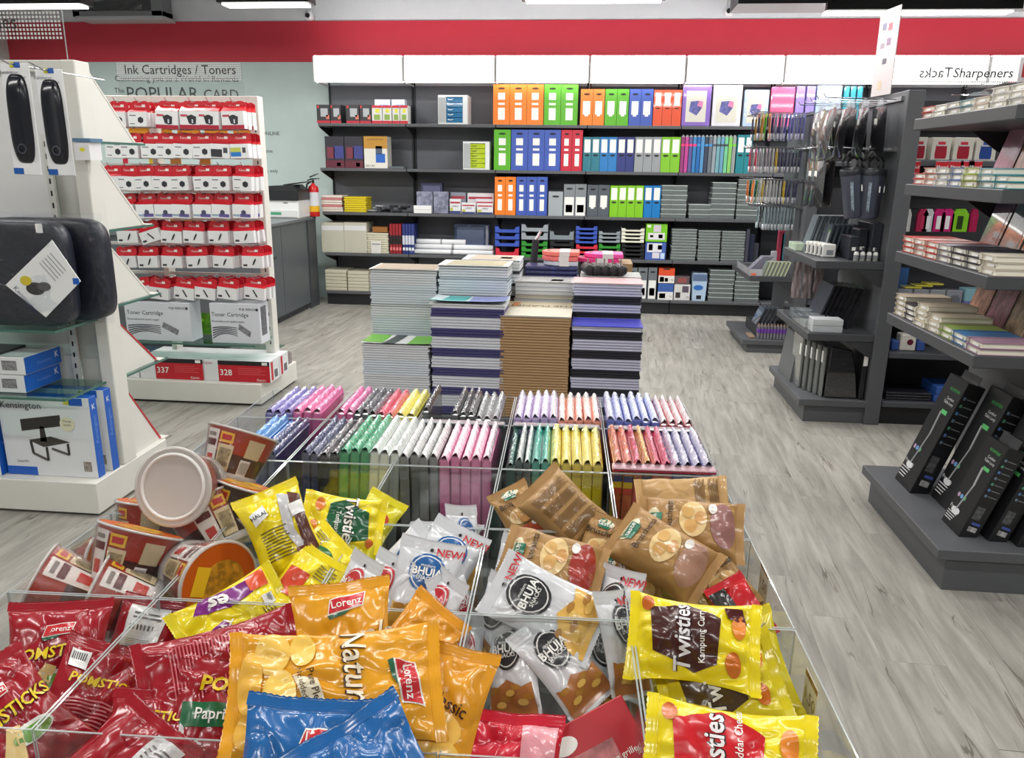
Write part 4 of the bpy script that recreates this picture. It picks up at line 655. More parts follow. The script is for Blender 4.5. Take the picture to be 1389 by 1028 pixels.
def leaner(col,patt='plain'):
    def f():
        t=Th('standing_notebook','x','notebook',local=True); t.add('cover',MB().box(0,.003,0,.15,0,.23).box(.019,.022,0,.15,0,.23).box(.003,.019,.147,.15,0,.23),M(col,.3,patt)); t.box('pages',.003,.019,.003,.147,.003,.227,M((224,220,208),.6)); t.box('spine_line',-.0006,0,.02,.024,.001,.229,M(tuple(min(255,q+40) for q in col),.3)); return t.o
    return f
for z,lst in ((1.446,[((164,128,150),'film','mauve notebook in clear wrap'),((196,110,80),'print','orange and grey patterned notebook'),((150,176,190),'film','pale blue wrapped notebook')]),(1.166,[((74,62,90),'film','dark purple notebook'),((44,104,120),'film','dark teal notebook'),((70,68,70),'film','dark grey notebook'),((84,78,72),'film','brown-grey notebook')]),(.896,[((206,150,120),'print','striped cloth notebook'),((180,120,130),'print','zigzag patterned notebook'),((180,156,128),'print','wood-look notebook'),((206,206,206),'plain','white notebook'),((206,90,50),'plain','orange notebook')])):
    for i,(c,pt,n) in enumerate(lst):
        Proto(leaner(c,pt))((1.60,3.32-.165*i,z),f'{n} leaning upright behind the piles, {SHN[round(z-.001,3)]} planner shelf',rot=(0,.27,0))
# desk lamp boxes
def lampbox(w,h,d):
    def f():
        t=Th('lamp_box','x','box',local=True); t.box('body',0,d,-w,0,0,h,M((26,27,30),.35),bevel=.002); x=-.0012; XD=(0,-1,0); ZD=(0,0,1); P=M((220,222,224),.4)
        t.text('ecomax',(x,-w*.62,h*.90),XD,ZD,w*.16,M((60,170,80),.4)); t.text('Comfort\nTable Lamp',(x,-w*.62,h*.80),XD,ZD,w*.105,P,name='lettering'); t.box('green_badge',x-.0003,0,-w*.78,-w*.5,h*.685,h*.72,M((90,190,110),.4)); t.add('lamp_picture',MB().tube([(x,-w*.5,h*.70),(x,-w*.54,h*.50)],.004).tube([(x,-w*.54,h*.50),(x,-w*.36,h*.20)],.0032),M((176,178,180),.4)); t.add('lamp_foot_picture',MB().prism([(-w*.36+.03*math.cos(q*math.pi/6),h*.18+.014*math.sin(q*math.pi/6)) for q in range(12)],'x',x-.0004,0),P)
        for i,c in enumerate(((176,150,180),(110,160,210),(110,190,140))): t.add('round_badge',MB().prism([(-w*(.16+.15*i)+w*.06*math.cos(q*math.pi/6),h*.335+w*.06*math.sin(q*math.pi/6)) for q in range(12)],'x',x,0),M(c,.4))
        t.text('Premium',(x,-w*.05,h*.2),XD,ZD,w*.14,P,align='LEFT')
        for i in range(4): t.box('print',x,0,-w*.5+w*.04*i,-w*.05,h*(.14-.025*i),h*(.147-.025*i),P)
        y=-w-.001
        for i in range(7): t.box('side_icon',d*.15,d*.28,y,y+.0008,h*(.86-.065*i),h*(.885-.065*i),M([(110,130,150),(90,150,120),(90,130,190)][i%3],.4)); t.box('side_print',d*.34,d*.85,y,y+.0008,h*(.868-.065*i),h*(.876-.065*i),M((120,122,124),.4))
        t.box('barcode',d*.25,d*.75,y,y+.0008,h*.09,h*.14,M((190,190,190),.5,'print',4)); t.box('side_text',d*.15,d*.6,y,y+.0008,h*.22,h*.36,M((96,98,100),.5,'print',3)); t.box('logo_print',d*.3,d*.8,y,y+.0008,h*.165,h*.19,M((70,90,170),.5)); t.add('top_flap',MB().box(d*.6,d*.62,-w+.01,-.01,h,h+.035),M((60,62,64),.3)); return t.o
    return f
LB=Proto(lampbox(.17,.52,.075)); LS=Proto(lampbox(.15,.38,.065)); a18=.32
for loc,lab in (((1.395,3.41,.173),'tall black lamp box at the far end of the near dark base'),((1.475,3.225,.173),'tall black lamp box in the middle, set back behind the short ones'),((1.53,3.03,.173),'tall black lamp box nearest, behind the short lamp boxes')): LB(loc,lab,rot=(0,a18,0),group='desk lamp boxes')
for loc,lab in (((1.42,2.985,.173),'short black lamp box leaning in front on the near dark base'),((1.515,2.96,.173),'short black lamp box right behind the front short one'),((1.60,2.925,.173),'short black lamp box at the right picture edge')): LS(loc,lab,rot=(0,a18,0),group='desk lamp boxes')
# ------------------------------------------------------------------ middle end shelving: hooks along -X
def hookrow(Y0,Y1,zs,n,t):
    for z in zs:
        t.box('hook_bar',1.685,1.70,Y0,Y1,z-.012,z+.012,M((150,152,156),.35,'metal'))
        for i in range(n):
            y=Y0+(Y1-Y0)*(i+.5)/n; t.add('hook',MB().tube([(1.69,y,z),(1.30,y,z+.01),(1.285,y,z+.03)],.003),STEEL)
hookrow(4.78,5.50,[1.885,1.615],5,E2); hookrow(6.64,7.36,[1.925,1.66,1.41,1.195],6,E3)
def pouch(col):
    def f():
        t=Th('black_pouch','x','pouch',local=True); t.add('pouch',MB().grid(lambda u,v:(.0+.022*math.sin(math.pi*v)*math.sin(math.pi*u),-.085+.17*v,-.32+.27*u+.01*math.sin(v*5)),8,8).grid(lambda u,v:(-.024*math.sin(math.pi*v)*math.sin(math.pi*u)-.002,.085-.17*v,-.32+.27*u),8,8),M(col,.2,'film'),smooth=True); t.add('clear_bag_top',MB().prism([(-.05,-.06),(.05,-.06),(.02,0),(-.02,0)],'x',-.003,.003),M((200,205,210),.1,'wrap',.28)); t.box('price_label',-.022,-.02,-.02,.012,-.15,-.11,PAPER); return t.o
    return f
PO=Proto(pouch((34,34,38))); PG=Proto(pouch((120,110,108)))
k=0
for j,y in enumerate((4.85,5.0,5.14,5.29,5.43)):
    for i in range(4 if j<3 else 3):
        x=1.60-.085*i-.02*(j%2); k+=1; (PG if (i==3 and j==1) else PO)((x,y,1.892-.004*i),f'black wrapped pouch, {ORD[i]} from the panel on the {ORD[j]} upper hook',rot=(0,RND.uniform(-.1,.12),RND.uniform(-.15,.15)),group='wrapped pouches on the middle end shelving')
def tumbler():
    t=Th('tumbler','x','tumbler',local=True); t.add('body',MB().lathe([(0,-.33),(.034,-.33),(.038,-.322),(.047,-.12),(.047,-.115)],24),M((70,74,88),.3),smooth=True); t.add('lid',MB().lathe([(.049,-.118),(.05,-.095),(.046,-.085),(.02,-.08),(.0,-.08)],24),M((40,42,48),.3),smooth=True); t.add('carry_loop',MB().tube([(.03,0,-.09),(.035,0,-.05),(0,0,-.004),(-.035,0,-.05),(-.03,0,-.09)],.006,8),M((30,30,34),.5),smooth=True)
    t.add('print_strip',MB().grid(lambda u,v:((.0372+.0098*v)*math.cos(-1.95+.30*u)*1.02,(.0372+.0098*v)*math.sin(-1.95+.30*u)*1.02,-.31+.16*v),4,3),M((150,166,180),.4,'print',3)); t.box('tag',.03,.034,-.055,-.05,-.2,-.17,PAPER); return t.o
TU=Proto(tumbler)
for i,(x,y,ry) in enumerate(((1.45,4.80,-.16),(1.52,4.92,-.08),(1.575,4.80,-.03),(1.64,4.90,.0))): TU((x,y,1.605),f'{ORD[i]} grey hanging tumbler from the left on the middle end shelving',rot=(0,ry,0),group='tumblers on the middle end shelving',scale=(1.2,1.2,1.15))
for i in range(6):
    (PG if i%3==2 else PO)((1.36+.045*(i%3),5.05+.13*(i//2),1.60),f'black wrapped pouch, {ORD[i]} in the lower hook group behind the tumblers',rot=(0,0,.2),group='wrapped pouches on the middle end shelving')
# pen trays and boxes on the middle end shelf
for i in range(9): solo('notepad','grey and white striped notepad standing in the row on the middle end shelf','notepad',MB().prism([(0,0),(.016,0),(.076,.23),(.060,.23)],'y',0,.13),M((120,130,138) if i%2 else (96,104,112),.3),(0,0,0),group='notepads on the middle end shelf').location=(1.37+.022*i,5.20,.987)
for i in range(6): solo('clear_folder','dark clear-edged folder leaning in the row behind the white boxes','folder',MB().prism([(0,0),(.012,0),(.052,.19),(.040,.19)],'y',0,.15),M((70,78,88),.2,'film'),(0,0,0),group='dark folders on the middle end shelf').location=(1.425+.03*i,5.0,.987)
for i in range(5):
    x=1.34+.0*i; y=5.14-.045*i; t=Th('white_gadget',f'{ORD[i]} small white tape dispenser from the far end of the middle end shelf','dispenser',(1.40,y,.986)); t.box('body',1.35+.012*i,1.43+.012*i,y-.036,y,.986,1.065,M((222,222,218),.35),bevel=.006); t.box('label',1.375+.012*i,1.415+.012*i,y-.0372,y-.0362,1.0,1.03,M((130,134,140),.5)); t.box('slot',1.3488+.012*i,1.3498+.012*i,y-.03,y-.008,1.0,1.045,M((60,60,66),.5))
for i in range(3):
    t=Th('black_organiser',f'{["left","middle","right"][i]} dark desk organiser box by the panel on the middle end shelf','box',(1.5+.07*i,4.95,.986)); x=1.52+.06*i; t.box('body',x,x+.055,4.82+.05*(i%2),5.1,.986,1.12+.04*i,M((44,46,54),.3),bevel=.004); t.box('label',x+.015,x+.04,4.8185+.05*(i%2),4.8195+.05*(i%2),1.04,1.06,PAPER)
for i in range(4): 
    x=1.545+.036*i; t=Th('glue_bottle',f'{ORD[i]} small white correction bottle from the left at the shelf front','bottle',(x,4.76,.986)); t.add('body',MB().lathe([(0,0),(.014,0),(.014,.045),(.008,.055),(0,.055)],12,(x,4.76,.986)),M((214,214,210),.35),smooth=True); t.add('cap',MB().cyl((x,4.76,1.041),(x,4.76,1.065),.008,n=10),M((50,52,58),.4)); t.add('label',MB().lathe([(.0145,.012),(.0145,.035)],12,(x,4.76,.986)),M((120,124,130),.5))
for i in range(4): solo('green_pad','pale green and white slim pack at the far corner of the middle end shelf','pack',MB().box(1.325,1.40,5.28+.045*i,5.32+.045*i,.986,1.035),M((196,214,190),.3,'film'),(1.36,5.3+.045*i,.986),group='pale green packs',bevel=.003)
# lower shelf (.555) and base of the middle end shelving
t=Th('white_box','low white double box in a clear tray at the corner of the lower end shelf','box',(1.48,4.80,.556)); t.box('lower_box',1.345,1.52,4.755,4.86,.556,.595,M((206,210,214),.4),bevel=.002); t.box('upper_box',1.345,1.52,4.755,4.86,.597,.635,M((214,217,220),.4),bevel=.002)
for i in range(4): solo('silver_pack','silver-grey flat pack lying in the clear tray of the lower end shelf','pack',MB().box(1.33,1.50,4.88+.10*i,4.97+.10*i,.556,.60+.02*(i%2)),M((170,178,184),.2,'film'),(1.41,4.92+.1*i,.556),group='silver packs on the lower end shelf',bevel=.004)
t=Th('clear_tray','clear acrylic tray around the packs of the lower end shelf','tray',(1.5,5.0,.5552)); t.box('front_pane',1.322,1.69,4.735,4.738,.5552,.645,ACR); t.box('side_pane',1.322,1.325,4.738,5.4,.5552,.645,ACR)
for i in range(7): solo('black_folder','black file folder leaning in the row on the lower end shelf','folder',MB().prism([(0,0),(.014,0),(.098,.25),(.084,.25)],'y',0,.26),M((30,30,36),.15,'film') if i else M((58,62,74),.3),(0,0,0),group='leaning black folders on the lower end shelf').location=(1.43+.024*i,5.0-.02*i,.60 if i<0 else .556)
for i in range(3): solo('foil_pack','crinkled silver hanging pack at the back of the lower end shelf','pack',MB().grid(lambda u,v:(1.36+.07*i+.06*u,5.40+.02*noise.noise(V((u*5,v*5,i))),.66+.24*v),6,8),M((176,160,160),.1,'film'),(1.4+.07*i,5.4,.66),group='crinkled packs on the lower end shelf',smooth=True)
for i in range(5): 
    x=1.36+.02*i; t=Th('binder_pack',f'{ORD[i]} dark binder in clear wrap from the left on the middle end base','binder',(x,4.9,.148)); t.box('binder',x,x+.016,4.78+.05*(4-i),5.08+.03*(4-i),.148,.475-.004*i,M((120,124,122),.25,'film'),bevel=.003); t.box('white_label',x-.0008,x,4.80+.05*(4-i),4.83+.05*(4-i),.36,.43,PAPER)
t=Th('black_bag','large black bag in shiny plastic standing on the middle end base','bag',(1.56,4.95,.148)); t.add('bag',MB().prism([(1.462,.148),(1.66,.148),(1.64,.28),(1.60,.45),(1.47,.475)],'y',4.76,5.1),M((26,26,30),.15,'film'),bevel=.008)
t=Th('slim_black_case','slim black case with white label beside the panel on the base','case',(1.675,4.9,.148)); t.box('case',1.662,1.69,4.75,5.0,.148,.46,M((32,32,36),.3),bevel=.004); t.box('white_label',1.664,1.689,4.7485,4.7495,.36,.42,PAPER); 
solo('grey_board','tall grey board leaning at the far corner of the middle end base','board',MB().prism([(1.34,.148),(1.365,.148),(1.385,.45),(1.375,.45)],'y',5.12,5.45),M((96,100,102),.4),(1.36,5.3,.148))
# far end shelving: pens and trays
PC=[(60,50,80),(236,180,70),(110,190,50),(230,150,110),(70,56,110),(180,180,206),(84,80,130),(190,186,210),(110,110,180),(130,130,200),(140,140,205),(150,150,210),(120,120,190),(140,140,205)]
def penpack(col,L=.16,w=.03):
    def f():
        t=Th('pen_pack','x','pen',local=True); t.box('card',-.001,.001,-w,w,-L,0,M(col,.35,'film'),bevel=.0004); t.add('pen',MB().cyl((-.005,0,-L+.01),(-.005,0,-.03),.006,n=8),M(tuple(int(q*.7) for q in col),.3),smooth=True); t.add('pen_cap',MB().cyl((-.005,0,-L+.006),(-.005,0,-L+.05),.007,n=8),M((210,210,215),.3),smooth=True); return t.o
    return f
for r,(z,cols,nn,L) in enumerate(((1.925,PC,14,.20),(1.66,[(190,60,90),(206,206,210),(200,200,206),(180,170,180),(190,186,196),(200,196,190),(226,190,40),(90,92,120),(96,98,124),(84,86,114),(92,94,120),(84,86,114),(90,92,116),(80,82,108)],14,.19),(1.41,[(226,120,50),(30,120,80),(220,220,214),(226,200,80),(214,214,216),(206,206,208),(196,198,202),(206,206,208),(196,198,202),(226,196,40),(84,88,124),(84,88,124),(80,84,116),(90,92,120)],14,.18),(1.195,[(150,168,176),(156,172,178)]*5,10,.18))):
    pr={}
    for hk,y in enumerate((6.70,6.94)):
      for i in range(nn):
        c=cols[i]; x=1.30+(.375/14)*i if nn==14 else 1.41+.026*i
        if c not in pr: pr[c]=Proto(penpack(c,L))
        pr[c]((x,y,z-.004),f'slim pen pack, {ORD[min(i,15)]} from the left, {["front","rear"][hk]} hook, {["top","second","third","fourth"][r]} hook row of the far end',rot=(0,RND.uniform(-.04,.06),RND.uniform(-.1,.1)),group='pen packs on the far end shelving')
for i in range(12): solo('exercise_pad','cream and green edged pad leaning in the fan on the far end shelf','pad',MB().prism([(0,0),(.012,0),(.05,.115),(.038,.115)],'y',0,.1),M((196,200,170) if i%2 else (120,130,120),.35),(0,0,0),group='leaning pads on the far end shelf').location=(1.42+.0155*i,6.60,.647)
for i in range(6): solo('grey_sleeve','lilac-grey sleeve leaning in the clear tray of the far end shelf','sleeve',MB().prism([(0,0),(.008,0),(.13,.13),(.122,.132)],'y',0,.1),M((150,148,166),.25,'film'),(0,0,0),group='lilac sleeves on the far end shelf').location=(1.325+.016*i,6.75,.66)
t=Th('clear_tray','clear tray with orange sticker at the corner of the far end shelf','tray',(1.37,6.7,.646)); t.box('front_pane',1.318,1.42,6.61,6.614,.646,.70,M((206,206,212),.15,'cloudy',.6)); t.box('side_pane',1.318,1.322,6.614,7.2,.646,.70,M((206,206,212),.15,'cloudy',.6)); t.box('orange_sticker',1.33,1.37,6.6085,6.6095,.648,.668,M((226,120,90),.5))
for i,(px,c,zt) in enumerate(((1052,(206,204,210),.80),(1059,(190,60,90),.98),(1064,(60,150,170),.96),(1070,(110,180,60),.94),(1076,(214,210,214),.92))):
    p=at_y(px,330,7.15); solo('standing_card',['round-topped lilac card','crimson wrapped card','teal wrapped card','green wrapped card','white printed card'][i]+' standing at the back of the far end shelf','card',MB().box(p.x-.03,p.x+.03,7.15,7.165,.647,zt),M(c,.3,'film'),(p.x,7.15,.647),bevel=.008)
for i in range(10):
    x=1.43+.026*i; t=Th('marker_pack',f'{ORD[i]} grey and purple marker pack from the left on the far end base','marker',(x,6.65,.113)); t.box('card',x,x+.02,6.62,6.66,.113,.22,M((110,110,118),.25,'film'),bevel=.002); t.box('purple_band',x-.0005,x+.0205,6.6185,6.6605,.165,.20,M((110,60,160),.4)); t.add('tip',MB().prism([(x,.22),(x+.02,.22),(x+.01,.245)],'y',6.63,6.65),M((150,130,120),.3))
for i in range(5): solo('dark_sleeve','dark grey sleeve leaning behind the purple markers','sleeve',MB().prism([(0,0),(.01,0),(.07,.14),(.06,.14)],'y',0,.2),M((84,88,98),.15,'film'),(0,0,0),group='dark sleeves on the far end base').location=(1.45+.035*i,6.80,.20)
solo('sleeve_support','dark cardboard block under the leaning sleeves on the far end base','block',MB().box(1.44,1.68,6.70,7.2,.113,.20),DARK2,(1.56,6.9,.113)); solo('brown_pads','small brown wooden pads lying in the far end base tray','pads',MB().box(1.37,1.42,6.64,6.8,.113,.13),M((150,130,110),.5),(1.4,6.7,.113),bevel=.003)
# ------------------------------------------------------------------ middle run facing the viewer
XD,ZD=(1,0,0),(0,0,1)
for i,(p0,p1,c) in enumerate(((1237,1257,(150,30,50)),(1264,1290,(160,36,54)),(1294,1321,(160,36,54)),(1324,1352,(40,70,140)))):
    Y=4.92; a=at_y(p0,200,Y).x; b=at_y(p1,200,Y).x; t=Th('jar_box',['white box with red jar picture next to the dark panel','second white box with red jar picture from the dark panel','third white box with red jar picture from the dark panel','white box with blue jar picture behind the planners'][i],'box',((a+b)/2,Y+.07,1.561)); h=.125
    t.box('body',a,b,Y,Y+.14,1.561,1.561+h,M((206,202,192),.45),bevel=.002); m=(a+b)/2; t.add('jar_picture',MB().prism([(m-.03,1.568),(m+.03,1.568),(m+.033,1.59),(m+.03,1.645),(m-.03,1.645),(m-.033,1.59)],'y',Y-.001,Y-.0002),M(c,.25)); t.box('jar_lid',m-.02,m+.02,Y-.001,Y-.0002,1.646,1.662,M(tuple(min(255,int(q*1.25)) for q in c),.3)); t.box('jar_shine',m-.028,m+.03,Y-.0016,Y-.0011,1.638,1.645,M((200,200,205),.3))
for i,(px,c) in enumerate(((1240,(40,80,170)),(1279,(60,110,190)),(1298,(60,110,190)),(1313,(200,190,214)),(1324,(90,60,170)))):
    p=at_y(px,218,4.86); t=Th('blister_pack',f'{ORD[i]} red-topped blister pack from the dark panel, behind the planners','blister pack',(p.x,4.86,p.z-.14)); t.add('card',MB().box(p.x-.036,p.x+.036,4.858,4.862,p.z-.15,p.z),M((196,204,220),.35,'print')); t.box('red_header',p.x-.037,p.x+.037,4.856,4.8575,p.z-.065,p.z-.005,M((196,30,44),.4)); t.text('Maped',(p.x,4.8552,p.z-.035),XD,ZD,.024,PAPER,bold=.01); t.add('blister',MB().box(p.x-.025,p.x+.025,4.845,4.857,p.z-.13,p.z-.075),M(c,.2),bevel=.006); t.add('peg',MB().cyl((p.x,4.85,p.z-.008),(p.x,5.115,p.z+.0),.0025,n=6),STEEL)
for i,(px,w,c,n) in enumerate(((1231,.022,(214,214,212),'white hang tag'),(1252,.03,(170,40,80),'red punch pack'),(1260,.03,(200,200,206),'white carded pack'),(1274,.034,(190,30,110),'magenta punch pack'),(1286,.034,(196,40,120),'second magenta punch pack'),(1303,.045,(130,196,40),'lime green punch'),(1322,.02,(170,30,80),'crimson carded pack'))):
    p=at_y(px,288,4.86); t=Th('punch_pack',f'{n} hanging under the second planner shelf','punch',(p.x,4.86,p.z-.1)); t.add('body',MB().prism([(p.x-w,p.z-.11),(p.x+w,p.z-.11),(p.x+w,p.z-.01),(p.x+w*.5,p.z+.02),(p.x-w*.5,p.z+.02),(p.x-w,p.z-.01)],'y',4.85,4.875),M(c,.25,'film',.5)); t.box('white_insert',p.x-w*.35,p.x+w*.35,4.848,4.8495,p.z-.095,p.z-.02,M((226,226,230),.4) if i in(0,2,3,4) else M((40,60,20),.4) if i==5 else M(c,.4)); t.add('peg',MB().cyl((p.x,4.85,p.z+.012),(p.x,5.115,p.z+.012),.0025,n=6),STEEL)
solo('pack_band','red shop card hanging in the dim row under the dark top edge','card',MB().box(1.84,2.35,5.05,5.06,1.73,1.86),M((150,30,40),.3,'print',.5),(2.1,5.05,1.73))
for i in range(4):
    x=1.83+.095*i; p=x; t=Th('clear_punch_pack',f'{ORD[i]} clear grey blister box from the panel under the third planner shelf','blister pack',(x+.045,4.85,.72)); t.box('box',x,x+.088,4.83,4.90,.70,.82,M((150,154,164),.15,'film',.3),bevel=.004); t.add('punch',MB().prism([(x+.02,.735),(x+.07,.735),(x+.075,.77),(x+.06,.79),(x+.03,.79),(x+.014,.77)],'y',4.824,4.8295),M((110,114,124),.25)); t.add('peg',MB().cyl((x+.044,4.86,.815),(x+.044,5.115,.83),.003,n=6),STEEL)
for i in range(3): solo('yellow_pack','yellow flat pack lying on the clear blister boxes','pack',MB().box(1.87+.06*i,1.97+.06*i,4.83,4.92,.822+.012*i,.833+.012*i),M((206,196,70),.3,'film'),(1.92+.06*i,4.87,.822+.012*i),group='yellow packs under the third planner shelf',bevel=.004)
t=Th('teal_box','pale teal and lilac boxed set under the third planner shelf','box',(2.27,4.86,.70)); t.box('lower_box',2.21,2.33,4.82,4.92,.70,.755,M((120,116,176),.3),bevel=.003); t.box('upper_box',2.215,2.325,4.82,4.92,.757,.83,M((140,186,200),.3),bevel=.003); t.box('label',2.28,2.32,4.8185,4.8195,.765,.785,PAPER)
for i in range(2):
    x=2.35+.052*i; t=Th('highlighter_pack',f'{["left","right"][i]} neon green and red highlighter pack beside the teal box','pack',(x+.024,4.84,.66)); t.box('red_card',x,x+.048,4.835,4.845,.66,.80,M((206,50,40),.35)); t.box('green_tip',x+.006,x+.042,4.822,4.8345,.765,.815,M((110,230,60),.3),bevel=.004); t.box('print',x+.01,x+.038,4.832,4.8345,.70,.74,M((70,40,110),.4)); t.add('peg',MB().cyl((x+.024,4.85,.79),(x+.024,5.115,.80),.003,n=6),STEEL)
solo('blue_board','blue wrapped board behind the clear blister boxes','board',MB().box(1.83,1.93,4.96,4.97,.78,.93),M((60,100,160),.3),(1.88,4.96,.78)); solo('peg_bar','dark shelf carrying the clear blister boxes','shelf',MB().box(1.80,2.6,4.80,5.119,.685,.699),DARK2,(2.2,4.95,.685))
for i,(x,c) in enumerate(((1.83,(60,90,160)),(1.88,(226,222,214)),(1.98,(60,90,160)))):
    t=Th('mug_box',['blue round item beside the white dotted box on the lower run shelf','white box with dark red dot on the lower run shelf','blue wrapped pack on the lower run shelf'][i],'box',(x+.04,4.83,.451)); t.box('body',x,x+(.09 if i==1 else .045),4.80,4.88,.451,.451+(.10 if i==1 else .06),M(c,.35),bevel=.006)
    if i==1: t.add('dot',MB().prism([(x+.055+.018*math.cos(q*math.pi/8),.505+.018*math.sin(q*math.pi/8)) for q in range(16)],'y',4.7985,4.7995),M((96,30,50),.4))
for i in range(3): solo('black_folder','black folder lying in the pile on the lowest run shelf','folder',MB().box(1.83,2.1,4.78,5.0,.146+.018*i,.16+.018*i),M((32,32,40),.3),(1.97,4.9,.146+.018*i),group='black folders on the lowest run shelf',bevel=.003)
t=Th('blue_folder','blue folder with white label lying on the lowest run shelf','folder',(2.2,4.9,.146)); t.box('lower_folder',2.08+.03,2.3,4.77,5.0,.146,.19,M((50,90,170),.3),bevel=.003); t.box('upper_folder',2.12,2.3,4.78,5.0,.192,.24,M((54,98,180),.3),bevel=.003); t.box('label',2.17,2.22,4.7685,4.7695,.15,.165,PAPER)
# signs on the right
t=Th('header_sign','clear acrylic sign reading Sharpeners with a mirrored word behind it','sign',(2.15,5.1,1.9)); t.box('plate',1.83,2.62,5.10,5.104,1.901,2.09,ACR); t.text('Sharpeners',(2.235,5.0985,2.05),XD,ZD,.074,M((40,42,46),.5),shear=.1,bold=.012); t.text('Tacks',(1.975,5.1055,2.052),(-1,0,0),ZD,.08,M((110,112,116),.5),bold=.01); dots(t,'dot_pattern',1.83,2.62,5.0988,1.975,2.02,.0125,M((206,208,210),.4))
t=Th('poster_stand','tall narrow product poster on top of the middle end shelving','poster',(1.67,5.1,1.925)); t.add('poster',MB().add([(1.69,4.98,1.926),(1.66,5.22,1.926),(1.66,5.22,2.40),(1.69,4.98,2.40),(1.694,4.98,1.926),(1.664,5.22,1.926),(1.664,5.22,2.40),(1.694,4.98,2.40)],[(0,1,2,3),(7,6,5,4),(0,4,5,1),(1,5,6,2),(2,6,7,3),(3,7,4,0)]),M((186,178,180),.4))
for k,(v,z,h,c) in enumerate(((.3,2.28,.04,(150,90,100)),(.6,2.29,.04,(110,110,130)),(.3,2.2,.04,(130,110,130)),(.6,2.19,.03,(140,130,140)),(.4,2.1,.03,(90,90,100)),(.5,1.96,.05,(190,170,150)))):
    y=4.98+.24*(v); x=1.69-.03*v-.0012; t.add('picture',MB().add([(x,y,z),(x-.006,y+.05,z),(x-.006,y+.05,z+h),(x,y,z+h)],[(0,1,2,3)]),M(c,.4))
t=Th('price_board','white price board at the right picture edge above the planners','board',(1.56,2.9,1.71)); p=at_y(1382,105,3.3); t.box('board',p.x-.004,p.x+.1,3.3,3.304,1.796,p.z+.07,M((224,220,222),.4)); t.box('red_print',p.x+.008,p.x+.05,3.2985,3.2995,p.z+.0,p.z+.05,M((190,60,70),.4))
# ------------------------------------------------------------------ piles of notebooks on a low platform
t=Th('low_platform','low dark platform under the piles of notebooks','platform',(-.38,3.9,0)); t.box('top',-1.02,.26,3.33,4.35,.37,.40,DARK,bevel=.003); t.box('skirt',-1.0,.24,3.36,4.32,0,.37,DARK2)
def nbook(w,d,th,cov,edge,face):
    def f():
        t=Th('notebook','x','notebook',local=True); cm=M(cov,.4); 
        if face=='spine': t.add('cover',MB().box(-w/2,w/2,0,d,0,th*.94),cm,bevel=th*.2)
        else: 
            t.add('cover',MB().box(-w/2,w/2,0,d,0,th*.1).box(-w/2,w/2,0,d,th*.84,th*.94).box(-w/2,w/2,d-.004,d,th*.1,th*.84),cm); t.box('pages',-w/2+.002,w/2-.002,.002,d-.005,th*.1,th*.84,M(edge,.6,'stripe',2))
        return t.o
    return f
NBP={}
def npile(px0,px1,pyt,Y,z0,groups,lab,d=.205,th=.0125,jit=.004):
    a=at_y(px0,pyt,Y).x; b=at_y(px1,pyt,Y).x; zt=at_y((px0+px1)/2,pyt,Y).z; w=b-a-.008; c=(a+b)/2; n=max(1,round((zt-z0)/th)); th=(zt-z0)/n; i=0; g=0; o=None
    if z0>.41: solo('carton',f'plain brown carton hidden under {lab}','carton',MB().box(a+.01,b-.01,Y+.005,Y+d-.005,.4005,z0),M((150,120,84),.6),(c,Y+d/2,.4005),bevel=.003)
    seqs=[]
    while len(seqs)<n:
        seqs+=[groups[g%len(groups)][1:]]*groups[g%len(groups)][0]; g+=1
    seqs=seqs[:n][::-1]
    for i,(cov,edge,face,nm_) in enumerate(seqs):
        k=(round(w,4),round(d,3),round(th,5),cov,edge,face)
        if k not in NBP: NBP[k]=Proto(nbook(w,d,th,cov,edge,face))
        j=RND.uniform(-jit,jit); o=NBP[k]((c+j,Y+abs(RND.uniform(0,jit)),z0+i*th+.0005),nm_+' in '+lab,group='notebooks in '+lab)
    return a,b,zt,c,w
GRY=((186,190,192),(222,226,230),'pages','pale paged notebook'); BLU=((176,190,200),(220,226,232),'pages','bluish paged notebook'); NVS=((66,64,112),None,'spine','navy spined notebook'); WHP=((190,194,206),(216,220,224),'pages','white paged notebook'); KR=((150,118,80),(184,152,110),'pages','brown kraft notebook'); BKS=((36,38,46),None,'spine','black spined notebook'); LIL=((150,152,170),(206,208,226),'pages','lilac white paged notebook')
def top(a,b,z,Y,d,pieces,label,name='top_notebook',th=.006,base=(220,222,222),curl=.0):
    t=Th(name,label,'notebook',((a+b)/2,Y,z)); w=b-a
    def s(u,v): return (a+w*u,Y+d*v,z+.001+th+curl*(1-v)**3+curl*(2*u-1)**4*.6)
    t.add('pages',MB().box(a+.002,b-.002,Y+.004,Y+d,z+.001,z+th-.001),M((222,224,224),.6)); t.add('cover',MB().grid(lambda u,v:s(u,v)-V((0,0,0)) if False else s(u,v),14,8),M(base,.3),smooth=True)
    for nme,u0,u1,v0,v1,c in pieces: t.add(nme,MB().grid(lambda u,v:V(s(u0+(u1-u0)*u+.06*(v0+(v1-v0)*v)*(1 if u0>.05 and u1<.95 else 0),v0+(v1-v0)*v))+V((0,0,.0012)),8,4),M(c,.3),smooth=True)
    return t
A=npile(490,583,470,3.35,.401,[(6,)+GRY,(6,)+BLU],'the low left front pile',th=.011); top(A[0]-.004,A[1]+.004,A[2],3.35,.205,[('green_field',0,.30,.1,1,(110,180,60)),('dark_field',.31,.48,.0,1,(60,64,68)),('green_field',.66,.98,.0,.95,(110,180,60))],'notebook with green, black and white cover on the low left front pile',curl=.006)
